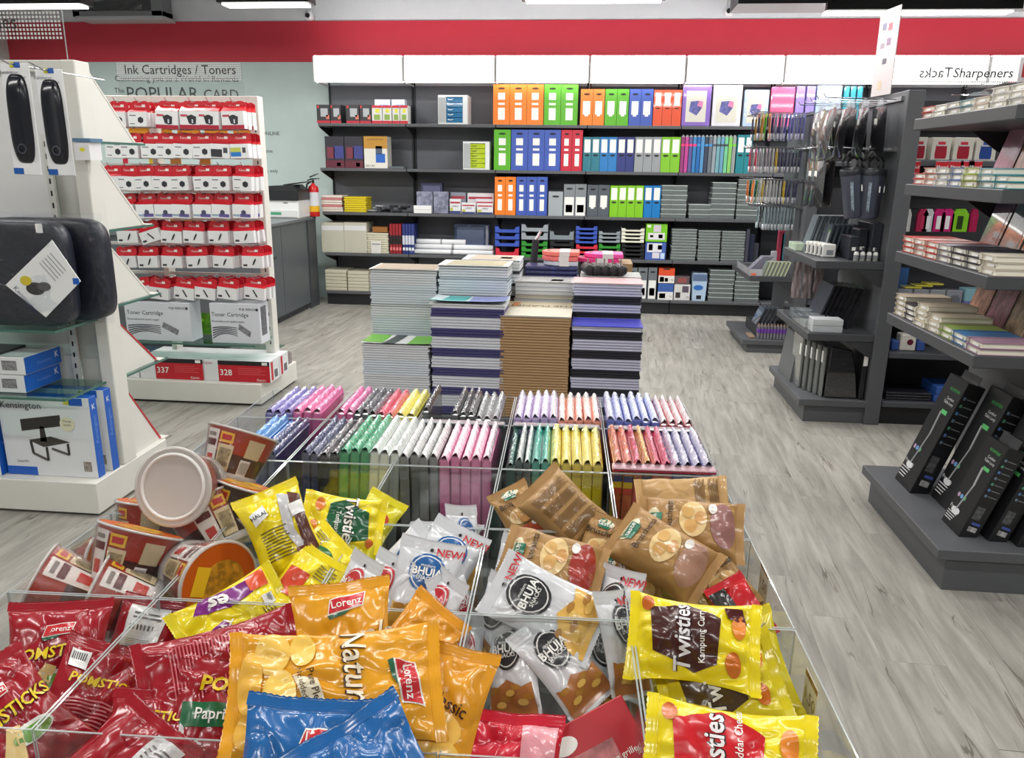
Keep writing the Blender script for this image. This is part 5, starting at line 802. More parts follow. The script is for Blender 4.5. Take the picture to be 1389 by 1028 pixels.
B=npile(500,593,367,3.58,0.7,[(1,)+((90,84,80),(208,214,216),'pages','pale paged notebook'),(5,)+GRY,(8,)+BLU],'the tall left rear pile',th=.0115); top(B[0],B[1],B[2],3.58,.22,[('gold_print',.05,.95,.05,.95,(176,160,140))],'notebook with gold brown cover on the tall left rear pile',th=.004)
A=npile(583,685,415,3.35,.401,[(1,)+WHP,(3,)+NVS,(3,)+WHP],'the navy and white striped front pile',th=.0128); top(A[0]-.006,A[1]+.004,A[2],3.35,.21,[('teal_field',.12,.42,.25,1,(60,160,160)),('mint_field',0,.5,.0,.3,(150,206,206)),('lilac_field',.5,.98,.0,1,(130,136,190))],'notebook with curling teal and lilac cover on the striped pile',curl=.012,base=(200,214,220)); top(A[0],A[1],A[2]-.0 if False else A[2]+.02,3.60,.01,[],'thin white notebook edge behind the teal cover') if False else None
B=npile(593,690,362,3.58,0.9,[(1,)+((84,78,74),(206,212,216),'pages','pale paged notebook'),(3,)+GRY,(1,)+((40,60,80),(200,210,216),'pages','pale paged notebook'),(6,)+BLU],'the second rear pile behind the striped one',th=.0125); top(B[0],B[1],B[2],3.58,.22,[('gold_print',.1,.9,.1,.9,(180,172,140))],'notebook with olive gold cover on the second rear pile',th=.004)
B=npile(626,706,354,3.83,0.86,[(3,)+GRY,(1,)+BKS],'the third row pile between grey and kraft',th=.016); top(B[0],B[1],B[2],3.83,.22,[('brown_print',.1,.9,.1,.9,(196,176,160)),('red_print',.6,.8,.3,.6,(190,90,80))],'notebook with pale brown printed cover, farthest left of the rear piles',th=.004)
A=npile(677,775,431,3.35,.401,[(12,)+KR],'the brown kraft pile',th=.0125,jit=.002); top(A[0],A[1],A[2],3.35,.205,[],'cream covered book on the brown kraft pile',base=(206,200,182))
B=npile(680,776,421,3.565,0.82,[(12,)+KR],'the brown pile under the planet book',th=.0125,jit=.002); T_=top(B[0],B[1],B[2],3.565,.2,[('orange_print',.1,.2,.3,.8,(206,130,80))],'beige book reading The Planet upside down behind the kraft pile',base=(200,188,160)); T_.text('THE PLANET',((B[0]+B[1])/2+.02,3.64,B[2]+.0085),(-1,0,0),(0,-1,0),.055,M((70,60,48),.5))
B=npile(697,778,384,3.79,0.85,[(3,)+WHP,(1,)+((170,166,150),(190,186,172),'pages','greyish paged notebook')],'the white rear pile behind the planet book',th=.02); top(B[0],B[1],B[2],3.79,.2,[('grey_print',.05,.95,.05,.95,(190,188,186)),('pink_print',.6,.8,.2,.5,(206,180,176))],'glossy grey brochure on the white rear pile',th=.004)
A=npile(775,873,446,3.35,.401,[(1,)+LIL,(3,)+BKS,(3,)+LIL],'the black and white striped front pile',th=.0122); top(A[0],A[1],A[2],3.35,.205,[('blue_print',.01,.99,.02,.98,(64,66,176))],'notebook with bright blue cover on the black and white pile',base=(58,60,150))
B=npile(777,873,387,3.575,0.8,[(4,)+LIL,(3,)+BKS,(3,)+LIL,(2,)+BKS],'the black and white rear pile',th=.013); top(B[0],B[1],B[2],3.575,.2,[('pink_print',.01,.99,.02,.98,(226,176,180))],'notebook with pale pink cover on the rear black and white pile',base=(222,180,184))
B=npile(787,870,377,3.80,0.9,[(2,)+GRY],'the grey rear pile under the black cases',th=.02); top(B[0],B[1],B[2],3.80,.2,[],'silver grey brochure under the black pencil cases',th=.004,base=(176,178,176))
zr=B[2]+.006
for i in range(5):
    p=at_y(797+11*i,366,3.86); solo('pencil_case',f'{ORD[i]} black rolled pencil case from the left on the rear pile','pencil case',MB().lathe([(0,-.06),(.02,-.06),(.026,-.05),(.026,.05),(.02,.06),(0,.06)],14),M((34,34,38),.45),(0,0,0),smooth=True).location=(p.x,3.87,zr+.028); COL.objects[-1].rotation_euler=(math.pi/2,0,.2)
    tt=MB().box(p.x-.004,p.x+.004,3.80,3.808,zr+.05,zr+.085); solo('steel_clip',f'{ORD[i]} steel clip from the left behind the black pencil cases','clip',tt,STEEL,(p.x,3.80,zr+.05))
def paddle(px0,px1,py,Y,col,lab,z):
    a=at_y(px0,py,Y).x; b=at_y(px1,py,Y).x; w=b-a; t=Th('clipboard',lab,'clipboard',((a+b)/2,Y,z)); pts=[(a,Y+.08),(a+.02,Y+.03),(a+w*.35,Y),(b,Y),(b,Y+.16),(a+w*.35,Y+.16),(a+.02,Y+.13)]
    t.add('board',MB().prism(pts,'z',z,z+.022),M(col,.35),bevel=.003); t.box('paper_band',a+w*.48,a+w*.75,Y-.001,Y+.161,z-.001,z+.0235,M((214,206,206),.4)); t.add('hang_hole',MB().prism([(a+.035+.012*math.cos(q*math.pi/6),Y+.08+.02*math.sin(q*math.pi/6)) for q in range(12)],'z',z+.022,z+.0232),M((60,30,34),.5)); return t
zz=at_y(760,353,4.0).z
B2=npile(708,786,379,3.99,0.9,[(2,)+((50,52,110),(120,124,150),'pages','navy notebook')],'the navy rear pile under the clipboards',th=.025)
for i in range(3): solo('navy_pouch','navy patterned pouch lying on the navy rear pile','pouch',MB().box(B2[0]+.01,B2[1]-.01,3.995,4.15,B2[2]+.001+.022*i,B2[2]+.021+.022*i),M((60,62,110),.3,'print',2),((B2[0]+B2[1])/2,4.05,B2[2]+.022*i),group='navy pouches under the clipboards',bevel=.006)
zc=B2[2]+.068
paddle(736,784,352,4.0,(186,190,204),'grey-white clipboard under the coral ones',zc); paddle(734,784,346,4.0,(226,110,110),'lower coral clipboard with hanging hole',zc+.024); paddle(734,786,340,4.0,(238,120,110),'upper coral clipboard with white paper band',zc+.049)
solo('carton_support','plain carton under the magenta clipboards at the back of the piles','carton',MB().box(.0,.22,4.06,4.28,.401,zc+.012),M((150,120,84),.6),(.1,4.15,.401)); paddle(780,840,345,4.06,(224,60,130),'lower magenta clipboard beside the coral ones',zc+.013); paddle(792,846,340,4.06,(236,80,160),'upper magenta clipboard with grey paper band',zc+.037)
p0=at_y(722,357,4.2); p1=at_y(727,330,4.2); p2=at_y(734,313,4.2); t=Th('umbrella','black folded umbrella with silver tip standing behind the clipboards','umbrella',(p0.x-.03,4.2,.401)); t.add('canopy',MB().cyl((p0.x-.05,4.2,.402),(p1.x,4.2,p1.z+.02),.03,.018,10),M((38,38,42),.5)); t.add('silver_handle',MB().cyl((p1.x,4.2,p1.z+.02),(p2.x,4.2,p2.z),.01,.008,8),STEEL)
# ------------------------------------------------------------------ acrylic bins on a table, turned 1.9 degrees
TBA=math.radians(1.9); TBO=V((-.345,1.258,0)); TBM=Matrix.Translation(TBO)@Matrix.Rotation(TBA,4,'Z'); RIMZ=.70; BOT=.40
CX=[-.742,-.445,-.149,.148,.444,.741]; RY=[-.36,0,.35,.715,1.085,1.405]
def T(x,y,z=0): return TBM@V((x,y,z))
t=Th('display_table','low white display table under the acrylic bins','table',mat=TBM); t.box('top',-.75,.75,-.38,1.42,.37,.398,M((206,206,202),.5),bevel=.003); t.box('skirt',-.72,.72,-.35,1.39,0,.37,M((190,190,186),.5))
def bin_(w,d):
    def f():
        t=Th('acrylic_bin','x','bin',local=True); a=.003; h=RIMZ-BOT; x=w/2-.0015; y=d/2-.0015
        t.box('pane',-x,x,-y,-y+a,0,h,ACR); t.box('pane',-x,x,y-a,y,0,h,ACR); t.box('pane',-x,-x+a,-y+a,y-a,0,h,ACR); t.box('pane',x-a,x,-y+a,y-a,0,h,ACR); t.box('bottom_pane',-x+a,x-a,-y+a,y-a,0,a,ACR)
        mb=MB(); 
        for q in ((-x,x,-y,-y+a),(-x,x,y-a,y),(-x,-x+a,-y+a,y-a),(x-a,x,-y+a,y-a)): mb.box(q[0],q[1],q[2],q[3],h,h+.0012)
        r=t.add('rim',mb,RIM); mb=MB()
        for sx in (-1,1):
            for sy in (-1,1): mb.box(sx*x-(a*.4 if sx>0 else 0),sx*x+(a*.4 if sx<0 else 0),sy*y-(a*.4 if sy>0 else 0),sy*y+(a*.4 if sy<0 else 0),.0,h)
        for i,(sx,sy) in enumerate(((-1,-1),(1,-1),(-1,1),(1,1))): t.add('corner_edge',MB().box(*sorted((sx*(x+.0003),sx*(x-.0012))),*sorted((sy*(y+.0003),sy*(y-.0012))),0,h),RIM)
        return t.o
    return f
BINP={}
COLN=['leftmost column','second column','middle column','fourth column','rightmost column']; ROWB=['nearest row','second row','third row','fourth row','farthest row']
for r in range(5):
    for c in range(5):
        w=CX[c+1]-CX[c]; d=RY[r+1]-RY[r]; k=(round(w,3),round(d,3))
        if k not in BINP: BINP[k]=Proto(bin_(w,d))
        BINP[k](None,f'clear acrylic bin in the {COLN[c]}, {ROWB[r]} of the snack table',mat=TBM@Matrix.Translation(((CX[c]+CX[c+1])/2,(RY[r]+RY[r+1])/2,BOT)),group='acrylic bins of the snack table')
# price tags on the outer right panes, printed side seen through the bins
for i,(y,z) in enumerate(((.235,.655),(-.10,.63))):
    t=Th('price_tag',['price tag on the right bin of the second row','price tag reading 1.50 on the right bin of the nearest row'][i],'price tag',mat=TBM@Matrix.Translation((.7425,y,z))); t.box('card',0,.0012,-.032,.032,-.05,.04,M((226,216,206),.5)); t.box('brown_strip',-.0006,0,-.032,.032,.03,.04,M((110,40,34),.5)); t.text('1.50',(-.0008,0,.0),(0,-1,0),(0,0,1),.034,M((80,50,44),.5)); t.box('brown_mark',-.0006,0,-.012,.012,-.045,-.03,M((150,80,60),.5))
# ------------------------------------------------------------------ packs of plastic sleeves standing in the bins
WRAP=M((222,226,230),.06,'wrap',.12)
def sleeve(col,th,h,d,cap=None):
    def f():
        t=Th('sleeve_pack','x','file pack',local=True); t.box('sleeves',-th/2,th/2,-d/2,d/2,0,h-.012,M(col,.25,'film',.35),bevel=min(.004,th*.2))
        sd=RND.uniform(0,99)
        def g(u,v):
            e=math.sin(math.pi*u); return (-th*.5+th*1.0*u,-d/2-.002+(d+.004)*v,h-.03+.032*e**.5+.005*noise.noise(V((u*4+sd,v*34,sd)))+.004*noise.noise(V((u*9,v*75,sd))))
        t.add('plastic_wrap',MB().grid(g,8,56),M(tuple(min(255,int(q*.82+38)) for q in col),.12,'film',.9) if cap is None else M(cap,.12,'film',.9),smooth=True)
        t.add('wrap_film',MB().grid(lambda u,v:(-th*.5+th*1.0*u,-d/2-.0035-.002*noise.noise(V((u*4,v*9,sd))),h-.075+.07*v),4,8),WRAP,smooth=True)
        return t.o
    return f
SLP={}
def fill(r,c,lst,lean=0,dz=0,where='',dd=.30,x0=None,gap=.0015):
    x=(CX[c]+.012) if x0 is None else x0; yc=(RY[r]+RY[r+1])/2
    for nme,col,n,th,h,cap in lst:
        if col is None: x+=th; continue
        for i in range(n):
            k=(col,th,h,cap,dd)
            if k not in SLP: SLP[k]=Proto(sleeve(col,th,h,dd,cap))
            SLP[k](None,f'{ORD[i]} {nme} sleeve pack from the left, {COLN[c]}, {ROWB[r]}' if n>1 else f'{nme} sleeve pack, {COLN[c]}, {ROWB[r]}',mat=TBM@Matrix.Translation((x+th/2,yc+RND.uniform(-.008,.008),BOT+.005+dz+RND.uniform(0,.006)))@Matrix.Rotation(lean,4,'Y')@Matrix.Rotation(RND.uniform(-.006,.006),4,'Z'),group='wrapped sleeve packs in the bins'); x+=th+gap
K=(44,44,50); 
fill(3,0,[('',None,1,.085,0,None),('blue',(44,130,206),2,.026,.315,None),('deep blue',(36,90,180),1,.02,.30,None),('navy',(52,60,104),2,.022,.31,None)],lean=.12)
fill(3,1,[('navy',(58,64,104),2,.022,.315,None),('black',K,2,.028,.31,None),('green',(20,150,96),3,.027,.325,None),('white',(214,220,216),3,.027,.325,None)],lean=.07)
fill(3,2,[('grey',(126,126,122),4,.026,.315,(214,214,214)),('',None,1,.003,0,None),('pink',(214,110,160),5,.0275,.315,(240,214,226))])
fill(3,3,[('dark green',(24,84,72),1,.026,.30,None),('black',(40,70,66),2,.02,.312,(200,206,206)),('teal',(30,160,140),2,.024,.315,None),('yellow',(222,200,24),5,.0275,.315,(232,220,120))],gap=.002)
fill(3,4,[('rainbow',(200,90,60),2,.026,.318,None),('crimson',(190,40,80),1,.024,.318,None),('rainbow edged',(206,150,60),1,.024,.318,None),('crimson and white',(196,50,90),2,.025,.318,None),('indigo rainbow',(80,80,150),4,.0255,.318,(190,186,206))],gap=.002)
fill(4,0,[('',None,1,.045,0,None),('purple',(104,92,176),3,.03,.315,None),('pink',(224,96,160),3,.03,.322,None)],lean=.09,dd=.27)
fill(4,1,[('pink',(224,96,160),2,.026,.318,None),('black',(80,80,88),3,.024,.318,None),('red',(214,60,90),2,.028,.318,None),('yellow',(226,214,70),2,.034,.318,None)],lean=.05,dd=.27)
fill(4,2,[('white edged black',(60,60,66),1,.022,.335,None),('',None,1,.07,0,None),('black',(50,50,56),3,.024,.325,None),('clear',(150,152,156),3,.026,.315,None)],dd=.27)
fill(4,3,[('lilac',(186,160,216),5,.0265,.325,(232,226,240)),('orange',(240,140,110),5,.0265,.32,(240,226,222))],dd=.27)
fill(4,4,[('royal blue',(70,90,190),6,.0265,.325,(206,212,236)),('crimson striped',(200,70,90),4,.0245,.32,(226,206,210))],dd=.27)
# packs lying across the bins between the two file rows and at the front
def flatpack(r,c,y,z,col,lab,w=.27,d=.03,h=.006): 
    x=(CX[c]+CX[c+1])/2; o=solo('flat_sleeve_pack',lab,'file pack',MB().box(-w/2,w/2,-d/2,d/2,0,h),M(col,.2,'film'),(0,0,0),bevel=.003); o.matrix_world=TBM@Matrix.Translation((x,y,z)); return o
for c,cl in ((2,(20,110,80)),(3,(24,130,110)),(4,(150,120,190))):
    for i in range(3): flatpack(3,c,1.062-.006*i,.702+.0065*i,[cl,(120,126,130),(150,156,160)][i],f'{["lowest","middle","upper"][i]} flat pack lying between the file rows, {COLN[c]}')
for i in range(2): flatpack(3,4,.742-.004*i,.702+.007*i,[(190,50,80),(190,150,160)][i],f'{["lower","upper"][i]} crimson edged flat pack at the front of the rainbow packs',w=.28,d=.04)
# rainbow bands on the packs of the rightmost bin
for i,o in enumerate([o for o in list(COL.objects) if o.name.startswith('sleeve_pack') and 'rainbow' in o.get('label','')]):
    for k,cl in enumerate(((40,60,150),(226,190,40),(206,50,60))):
        MB().box(-.0122,.0122,-.1545-.0003*k,-.1505,.255-.018*k,.272-.018*k).build('colour_band',M(cl,.3),o)
# ------------------------------------------------------------------ noodle bowls
def cone(t,name,r0,r1,h,u0,u1,v0,v1,mat,off=.0012,n=10,parent=None):
    def g(u,v):
        a=u0+(u1-u0)*u; vv=v0+(v1-v0)*v; r=r0+(r1-r0)*vv+off; return (r*math.sin(a),-r*math.cos(a),h*vv)
    return t.add(name,MB().grid(g,n,2),mat,parent,smooth=True)
def bowl(dark=False,plain=False):
    def f():
        t=Th('noodle_bowl','x','noodle bowl',local=True); r0,r1,h=.062,.084,.112; top=M((156,48,30),.3) if not dark else M((54,44,40),.3); low=M((58,28,28),.3) if not dark else M((44,30,28),.3)
        t.add('bowl',MB().lathe([(0,.004),(r0-.004,.004),(r0,.01),(r0+(r1-r0)*.5,h*.5)],36),low,smooth=True); t.add('upper_band',MB().lathe([(r0+(r1-r0)*.5,h*.5),(r1,h)],36),top,smooth=True)
        t.add('rim_lip',MB().lathe([(r1,h),(r1+.006,h+.001),(r1+.006,h+.005),(r1,h+.006)],36),M((226,222,218),.15,'cloudy',.7),smooth=True)
        t.add('lid',MB().lathe([(0,h+.0045),(r1-.004,h+.0045),(r1+.001,h+.006)],36),M((206,96,30),.3) if not plain else M((190,184,180),.2),smooth=True)
        if plain: t.add('clear_lid_ring',MB().lathe([(r1-.016,h+.005),(r1-.014,h+.009),(r1-.010,h+.009),(r1-.008,h+.005)],36),M((226,224,222),.1),smooth=True)
        else: t.add('lid_print',MB().prism([(.05*math.cos(q*math.pi/10),.05*math.sin(q*math.pi/10)-.008) for q in range(20)],'z',h+.005,h+.0056),M((222,160,50),.4,'print',2)); t.add('lid_logo',MB().prism([(-.03,.03),(.03,.03),(.03,.06),(-.03,.06)],'z',h+.0052,h+.0059),M((236,190,40),.4))
        t.add('base_ring',MB().lathe([(r0-.002,.012),(r0+.004,.008),(r0+.004,-.006),(r0-.002,-.008),(r0-.010,-.006),(r0-.012,.003)],36),M((226,224,222),.1,'cloudy',.55),smooth=True); t.add('base_disc',MB().lathe([(0,-.001),(r0-.011,-.001)],36),M((196,190,184),.3),smooth=True)
        t.add('wrap_sleeve',MB().lathe([(r0+.0045,0),(r1+.0035,h)],36),M((252,250,250),.05,'bagclear'),smooth=True)
        C=lambda *a,**k: cone(t,*a,**k); cr=M((206,190,150),.45); wh=M((222,218,212),.4)
        for s in (0,math.pi):
            C('white_panel',r0,r1,h,s-1.0,s-.45,.04,.94,wh); C('red_bowl_picture',r0,r1,h,s-.86,s-.56,.16,.40,M((190,50,40),.35),off=.0022); C('dark_title',r0,r1,h,s-.95,s-.50,.58,.72,M((92,30,34),.4),off=.0022); C('print',r0,r1,h,s-.9,s-.55,.78,.86,M((130,120,116),.5),off=.0022)
            C('yellow_logo',r0,r1,h,s-.38,s+.05,.70,.92,M((230,186,40),.4)); C('red_oval',r0,r1,h,s-.32,s-.01,.75,.87,M((190,34,34),.4),off=.0022); C('recipe_panel',r0,r1,h,s-.40,s+.12,.10,.66,cr); C('recipe_print',r0,r1,h,s-.34,s+.06,.2,.58,M((176,158,118),.5,'print',3),off=.002); C('facts_panel',r0,r1,h,s+.5,s+1.05,.48,.88,M((196,184,150),.45)); C('barcode',r0,r1,h,s+.45,s+.80,.08,.42,M((226,226,224),.5)); 
            for q in range(6): C('barcode_line',r0,r1,h,s+.49+.05*q,s+.51+.05*q,.12,.38,BLACK,off=.0022,n=2)
        return t.o
    return f
BW=Proto(bowl()); BD=Proto(bowl(True)); BP=Proto(bowl(False,True))
def axisM(loc,zax,xh):
    z=V(zax).normalized(); x=(V(xh)-z*V(xh).dot(z)).normalized(); y=z.cross(x); return Matrix.Translation(loc)@Matrix((x,y,z)).transposed().to_4x4()
def put(P,px,py,z,ax,lab,xh=None,spin=0,off=-.055,**k):
    a=(RT*ax[0]+UP*ax[1]-FW*ax[2]).normalized(); L=at_z(px,py,z); m=axisM(L,a,xh or RT)@Matrix.Rotation(spin,4,'Z')@Matrix.Translation((0,0,off)); P(None,lab,mat=m,**k)
G_='noodle bowls heaped in the left bins'
put(BW,320,618,.79,(.26,.95,-.20),'noodle bowl standing tilted at the top of the heap, beside the blue packs',spin=.1,group=G_)
put(BP,236,660,.80,(-.10,.06,1),'noodle bowl showing its round grey end to the viewer',off=-.112,spin=.4,group=G_)
put(BW,178,757,.685,(.24,.95,-.22),'noodle bowl with full label standing tilted in the left bin',spin=.15,group=G_)
put(BW,275,782,.655,(.80,-.08,.60),'noodle bowl lying on its side with orange lid toward the right',spin=1.2,group=G_)
put(BW,205,716,.64,(.1,.95,-.1),'noodle bowl half hidden under the bowl with grey end',spin=-.4,group=G_)
put(BW,290,712,.68,(-.5,.85,-.1),'noodle bowl lying slanted between its neighbours and the divider',spin=.9,group=G_)
put(BD,318,690,.70,(.3,.9,-.1),'dark noodle bowl next to the yellow snack bag',spin=0,group=G_)
put(BW,92,806,.63,(-.86,.38,.25),'noodle bowl lying at the far left with barcode up',spin=2.2,group=G_)
put(BW,168,818,.62,(-.86,.35,.25),'noodle bowl lying second from the far left behind the red bags',spin=2.2,group=G_)
put(BW,222,856,.55,(-.6,-.05,-.75),'noodle bowl deep in the bin with pale base turned up',off=0,spin=1,group=G_)
put(BW,250,690,.60,(.3,.7,.6),'noodle bowl deep in the heap under the slanted ones',spin=1.5,group=G_)
put(BW,130,770,.53,(.9,.2,.3),'noodle bowl deep in the left bin under the labelled one',spin=1.1,group=G_)
# ------------------------------------------------------------------ snack bags
def subdiv(vs,fs,L):
    bm=bmesh.new(); bv=[bm.verts.new((x,y,0)) for x,y in vs]
    for f in fs:
        try: bm.faces.new([bv[i] for i in f])
        except ValueError: pass
    bmesh.ops.triangulate(bm,faces=bm.faces)
    for _ in range(5):
        es=[e for e in bm.edges if e.calc_length()>L]
        if not es: break
        bmesh.ops.subdivide_edges(bm,edges=es,cuts=1); bmesh.ops.triangulate(bm,faces=[f for f in bm.faces if len(f.verts)>3])
    bm.verts.index_update(); r=([(v.co.x,v.co.y) for v in bm.verts],[tuple(v.index for v in f.verts) for f in bm.faces]); bm.free(); return r
def ell(cx,cy,rx,ry,n=20): return [(cx+rx*math.cos(2*math.pi*i/n),cy+ry*math.sin(2*math.pi*i/n)) for i in range(n)]
def rect(x0,x1,y0,y1): return [(x0,y0),(x1,y0),(x1,y1),(x0,y1)]
SC=[1.0]
class Bag:
    def __init__(s,name,label,cat,w,h,t,col,dec,mat=None,seed=0,kind='foil',group=None,ex=(2.6,2.2),sealcol=None,wr=1.5,bend=(0,0),nose=.02):
        s.sc=SC[0]; w,h,t,nose=w*s.sc,h*s.sc,t*s.sc,nose*s.sc; s.w,s.h,s.t,s.seed,s.ex,s.wr,s.bend,s.nose=w,h,t,seed,ex,wr*s.sc,bend,nose
        s.T=Th(name,label,cat,mat=mat if mat is not None else Matrix(),group=group); T=s.T; m=M(col,.24,kind) if kind!='kraft' else M(col,.6,'foil',.6)
        b=h/2-nose; nx,ny=40,52
        mb=MB(); mb.grid(lambda u,v:s.P((2*u-1)*w/2,(2*v-1)*b,1,0),nx,ny); mb.grid(lambda u,v:s.P((1-2*u)*w/2,(2*v-1)*b,-1,0),nx,ny)
        s.body=T.add('body',mb,m,smooth=True,weld=True); sm=M(sealcol,.24,kind) if sealcol else m
        for e in (-1,1):
            T.add('end_seal',MB().grid(lambda u,v,e=e:s.P((2*u-1)*w/2*1.02,e*(b+nose*v+(.0015 if int(u*40)%2 else 0)*(v>.9)),1,.0006+.0012*math.sin(v*20)),40,6),sm,smooth=True)
        for d in dec: s.dec(d)
    def P(s,x,y,side,off):
        b=s.h/2-s.nose; u=x/(s.w/2); v=max(-1,min(1,y/b)); uu=min(1,abs(u)); vv=abs(v)
        bulge=max(0,1-uu**s.ex[0])**.6*max(0,1-vv**s.ex[1])**.62
        q=s.seed*7.3; z=s.t/2*bulge*side
        f=noise.noise(V((x*16+q,y*12,side*3+q)))*.010+noise.noise(V((x*38,y*30+q,side*5)))*.0042
        f+=.004*math.sin(x*150+q+6*noise.noise(V((x*9,y*9,q))))*max(0,vv-.45)*1.8
        g=noise.noise(V((x*13+q,y*10-q,side*2))); g2=noise.noise(V((x*24-q,y*15+q,side*4)))
        f-=.005*(1-min(1,abs(g)*5))**2+.0025*(1-min(1,abs(g2)*5))**2
        z+=s.wr*f*min(1,bulge*2.2+.12)
        z+=s.bend[0]*x*x+s.bend[1]*y*y
        xx=x*(1-.13*max(0,1-v*v)*min(1,s.t/.06)); 
        if vv>=1: z+=s.wr*.006*noise.noise(V((x*22+q,y*3,q)))
        return V((xx,y*(1-.03*(1-u*u if uu<1 else 0)),z+off*side))
    def dec(s,d):
        k=d[0]; side=1
        if k=='poly': _,pts,col,nme=d[:4]; side=d[4] if len(d)>4 else 1; vs,fs=[(x*s.w,y*s.h) for x,y in pts],[tuple(range(len(pts)))]; lv=d[5] if len(d)>5 else 0
        else:
            _,tx,cx,cy,size,col,rot=d[:7]; size=size*s.sc; nme='lettering'; side=d[7] if len(d)>7 else 1; bold=d[8] if len(d)>8 else .012; lv=d[9] if len(d)>9 else 2; sh=d[10] if len(d)>10 else 0
            v0,fs=textflat(tx,sh,bold); c,n=math.cos(rot),math.sin(rot); vs=[(cx*s.w+size*(x*c-y*n),cy*s.h+size*(x*n+y*c)) for x,y in v0]
        vs,fs=subdiv(vs,fs,.013 if k=='poly' else .012)
        s.T.add(nme,MB().add([s.P(x if side>0 else -x,y,side,.0024+.0010*lv) for x,y in vs],fs if side>0 else [f[::-1] if False else f for f in fs]),M(col,.28,'foil' if k=='poly' else 'plain'),smooth=True)
def orient(px,py,z,ang,tilt,nx=0,flip=False):
    L=at_z(px,py,z); c=(CAM-L).normalized(); n=(c*tilt+V((0,0,1))*(1-tilt)+RT*nx).normalized(); a=math.radians(ang); d=UP*math.cos(a)+RT*math.sin(a); y=(d-n*d.dot(n)).normalized(); x=y.cross(n)
    if flip: n=-n; x=-x
    return Matrix.Translation(L)@Matrix((x,y,n)).transposed().to_4x4()
def logo(cx,cy,sz,w,h,rot=0,side=1):   # red flag logo with green foot
    r=lambda pts:[(cx+(x*math.cos(rot)-y*math.sin(rot))*sz/w,cy+(x*math.sin(rot)+y*math.cos(rot))*sz/h) for x,y in pts]
    return [('poly',r([(-1.05,-.5),(.85,-.36),(1.08,.5),(-.8,.36)]),(232,228,220),'logo_outline',side,0),('poly',r([(-.98,-.42),(.8,-.29),(1.0,.42),(-.75,.3)]),(196,40,48),'logo_field',side,1),('poly',r([(-1.05,-.5),(.2,-.42),(-.2,-.62),(-.98,-.72)]),(30,90,60),'logo_foot',side,1),('text','Lorenz',cx,cy,sz*.55,(240,236,230),rot,side,.01,2)]
def lines(x0,x1,y0,y1,n,col,side=1,lv=1):
    o=[]
    for i in range(n):
        y=y0+(y1-y0)*i/n; o.append(('poly',rect(x0,x1-(x1-x0)*.12*((i*7)%3)/2,y,y+(y1-y0)/n*.42),col,'print',side,lv))
    return o
def barcode(cx,cy,w,h,side=1):
    o=[('poly',rect(cx-w,cx+w,cy-h,cy+h),(228,228,226),'white_label',side,0)]
    for i in range(7): o.append(('poly',rect(cx-w*.8+w*.22*i,cx-w*.8+w*.22*i+w*.10,cy-h*.1,cy+h*.7),(36,36,40),'barcode_line',side,1))
    return o
R_=(150,18,33); YL=(226,158,34); YB=(236,214,28); WHT=(236,234,228)
def pom(side=1): return [('text','POMSTICKS',0,.06,.036,(26,22,20),.06,side,.045,1,.15),('text','POMSTICKS',0,.06,.036,(226,196,30),.06,side,.018,2,.15),('poly',ell(.05,-.14,.24,.075),(226,226,216),'white_oval',side,0),('poly',ell(.06,-.15,.20,.055),(96,150,50),'green_oval',side,1),('poly',[(-.3,-.22),(-.1,-.02),(.02,-.05),(-.12,-.3)],(226,196,130),'potato_sticks',side,1)]+logo(.0,.24,.032,.2,.28,0,side)
def pomback(): return lines(-.34,.30,-.25,.25,16,(206,120,124))+barcode(.30,.30,.14,.07)
SC[0]=.8
POMG='red potato stick bags'
Bag('snack_bag','red potato stick bag with its yellow title facing the viewer','snack bag',.205,.28,.075,R_,pom(),orient(76,900,.655,4,.75),1,group=POMG)
Bag('snack_bag','red potato stick bag cut by the lower left picture corner','snack bag',.20,.27,.07,R_,pom(),orient(15,985,.67,-38,.6,.2),2,group=POMG)
Bag('snack_bag','red potato stick bag with white barcode label beside the divider','snack bag',.15,.25,.05,R_,[('poly',rect(-.3,.32,-.02,.40),(214,212,210),'white_label',1,0)]+lines(-.2,.25,.0,.10,6,(120,116,116))+barcode(.02,.18,.28,.06)+lines(-.2,.25,.28,.36,2,(90,88,88)),orient(188,882,.62,10,.9,-.3),3,group=POMG)
Bag('snack_bag','crumpled red potato stick bag leaning between title bag and divider','snack bag',.17,.24,.05,R_,[('text','POMSTICKS',.1,.1,.03,(226,196,30),0,1,.02,2,.15)]+barcode(-.3,.28,.12,.08)+lines(-.3,.3,-.3,-.05,8,(206,120,124)),orient(122,945,.64,30,.6,.4),4,group=POMG)
Bag('snack_bag','red potato stick bag lying crosswise at the bottom with small title','snack bag',.20,.27,.06,R_,[('text','POMSTICKS',-.05,.26,.028,(226,196,30),0,1,.02,2,.15)]+[('poly',rect(.16,.40,-.1,.22),(214,212,212),'white_label',1,0),('poly',rect(-.1,.15,-.2,.0),(20,90,50),'green_panel',1,0)],orient(215,1030,.64,6,.65),5,group=POMG)
Bag('snack_bag','red potato stick bag whose corner pokes up by the picture bottom','snack bag',.18,.26,.06,R_,[('poly',rect(.05,.40,.1,.40),(216,214,214),'white_label',1,0)]+lines(.1,.36,.2,.34,4,(110,106,106)),orient(148,1058,.66,32,.6),6,group=POMG)
Bag('snack_bag','red potato stick bag turned to its printed back, half under the orange bags','snack bag',.21,.33,.07,R_,lines(-.36,.34,-.30,.16,22,(196,96,104))+[('poly',ell(.05,-.06,.22,.14),R_,'red_disc',1,2),('poly',rect(.1,.42,.10,.26),(216,216,218),'white_label',1,0),('poly',[(-.15,.30),(.15,.30),(.2,.40),(-.12,.40)],(206,190,40),'yellow_title',1,1)]+barcode(.26,.18,.13,.06),orient(305,910,.70,62,.6),7,group=POMG)
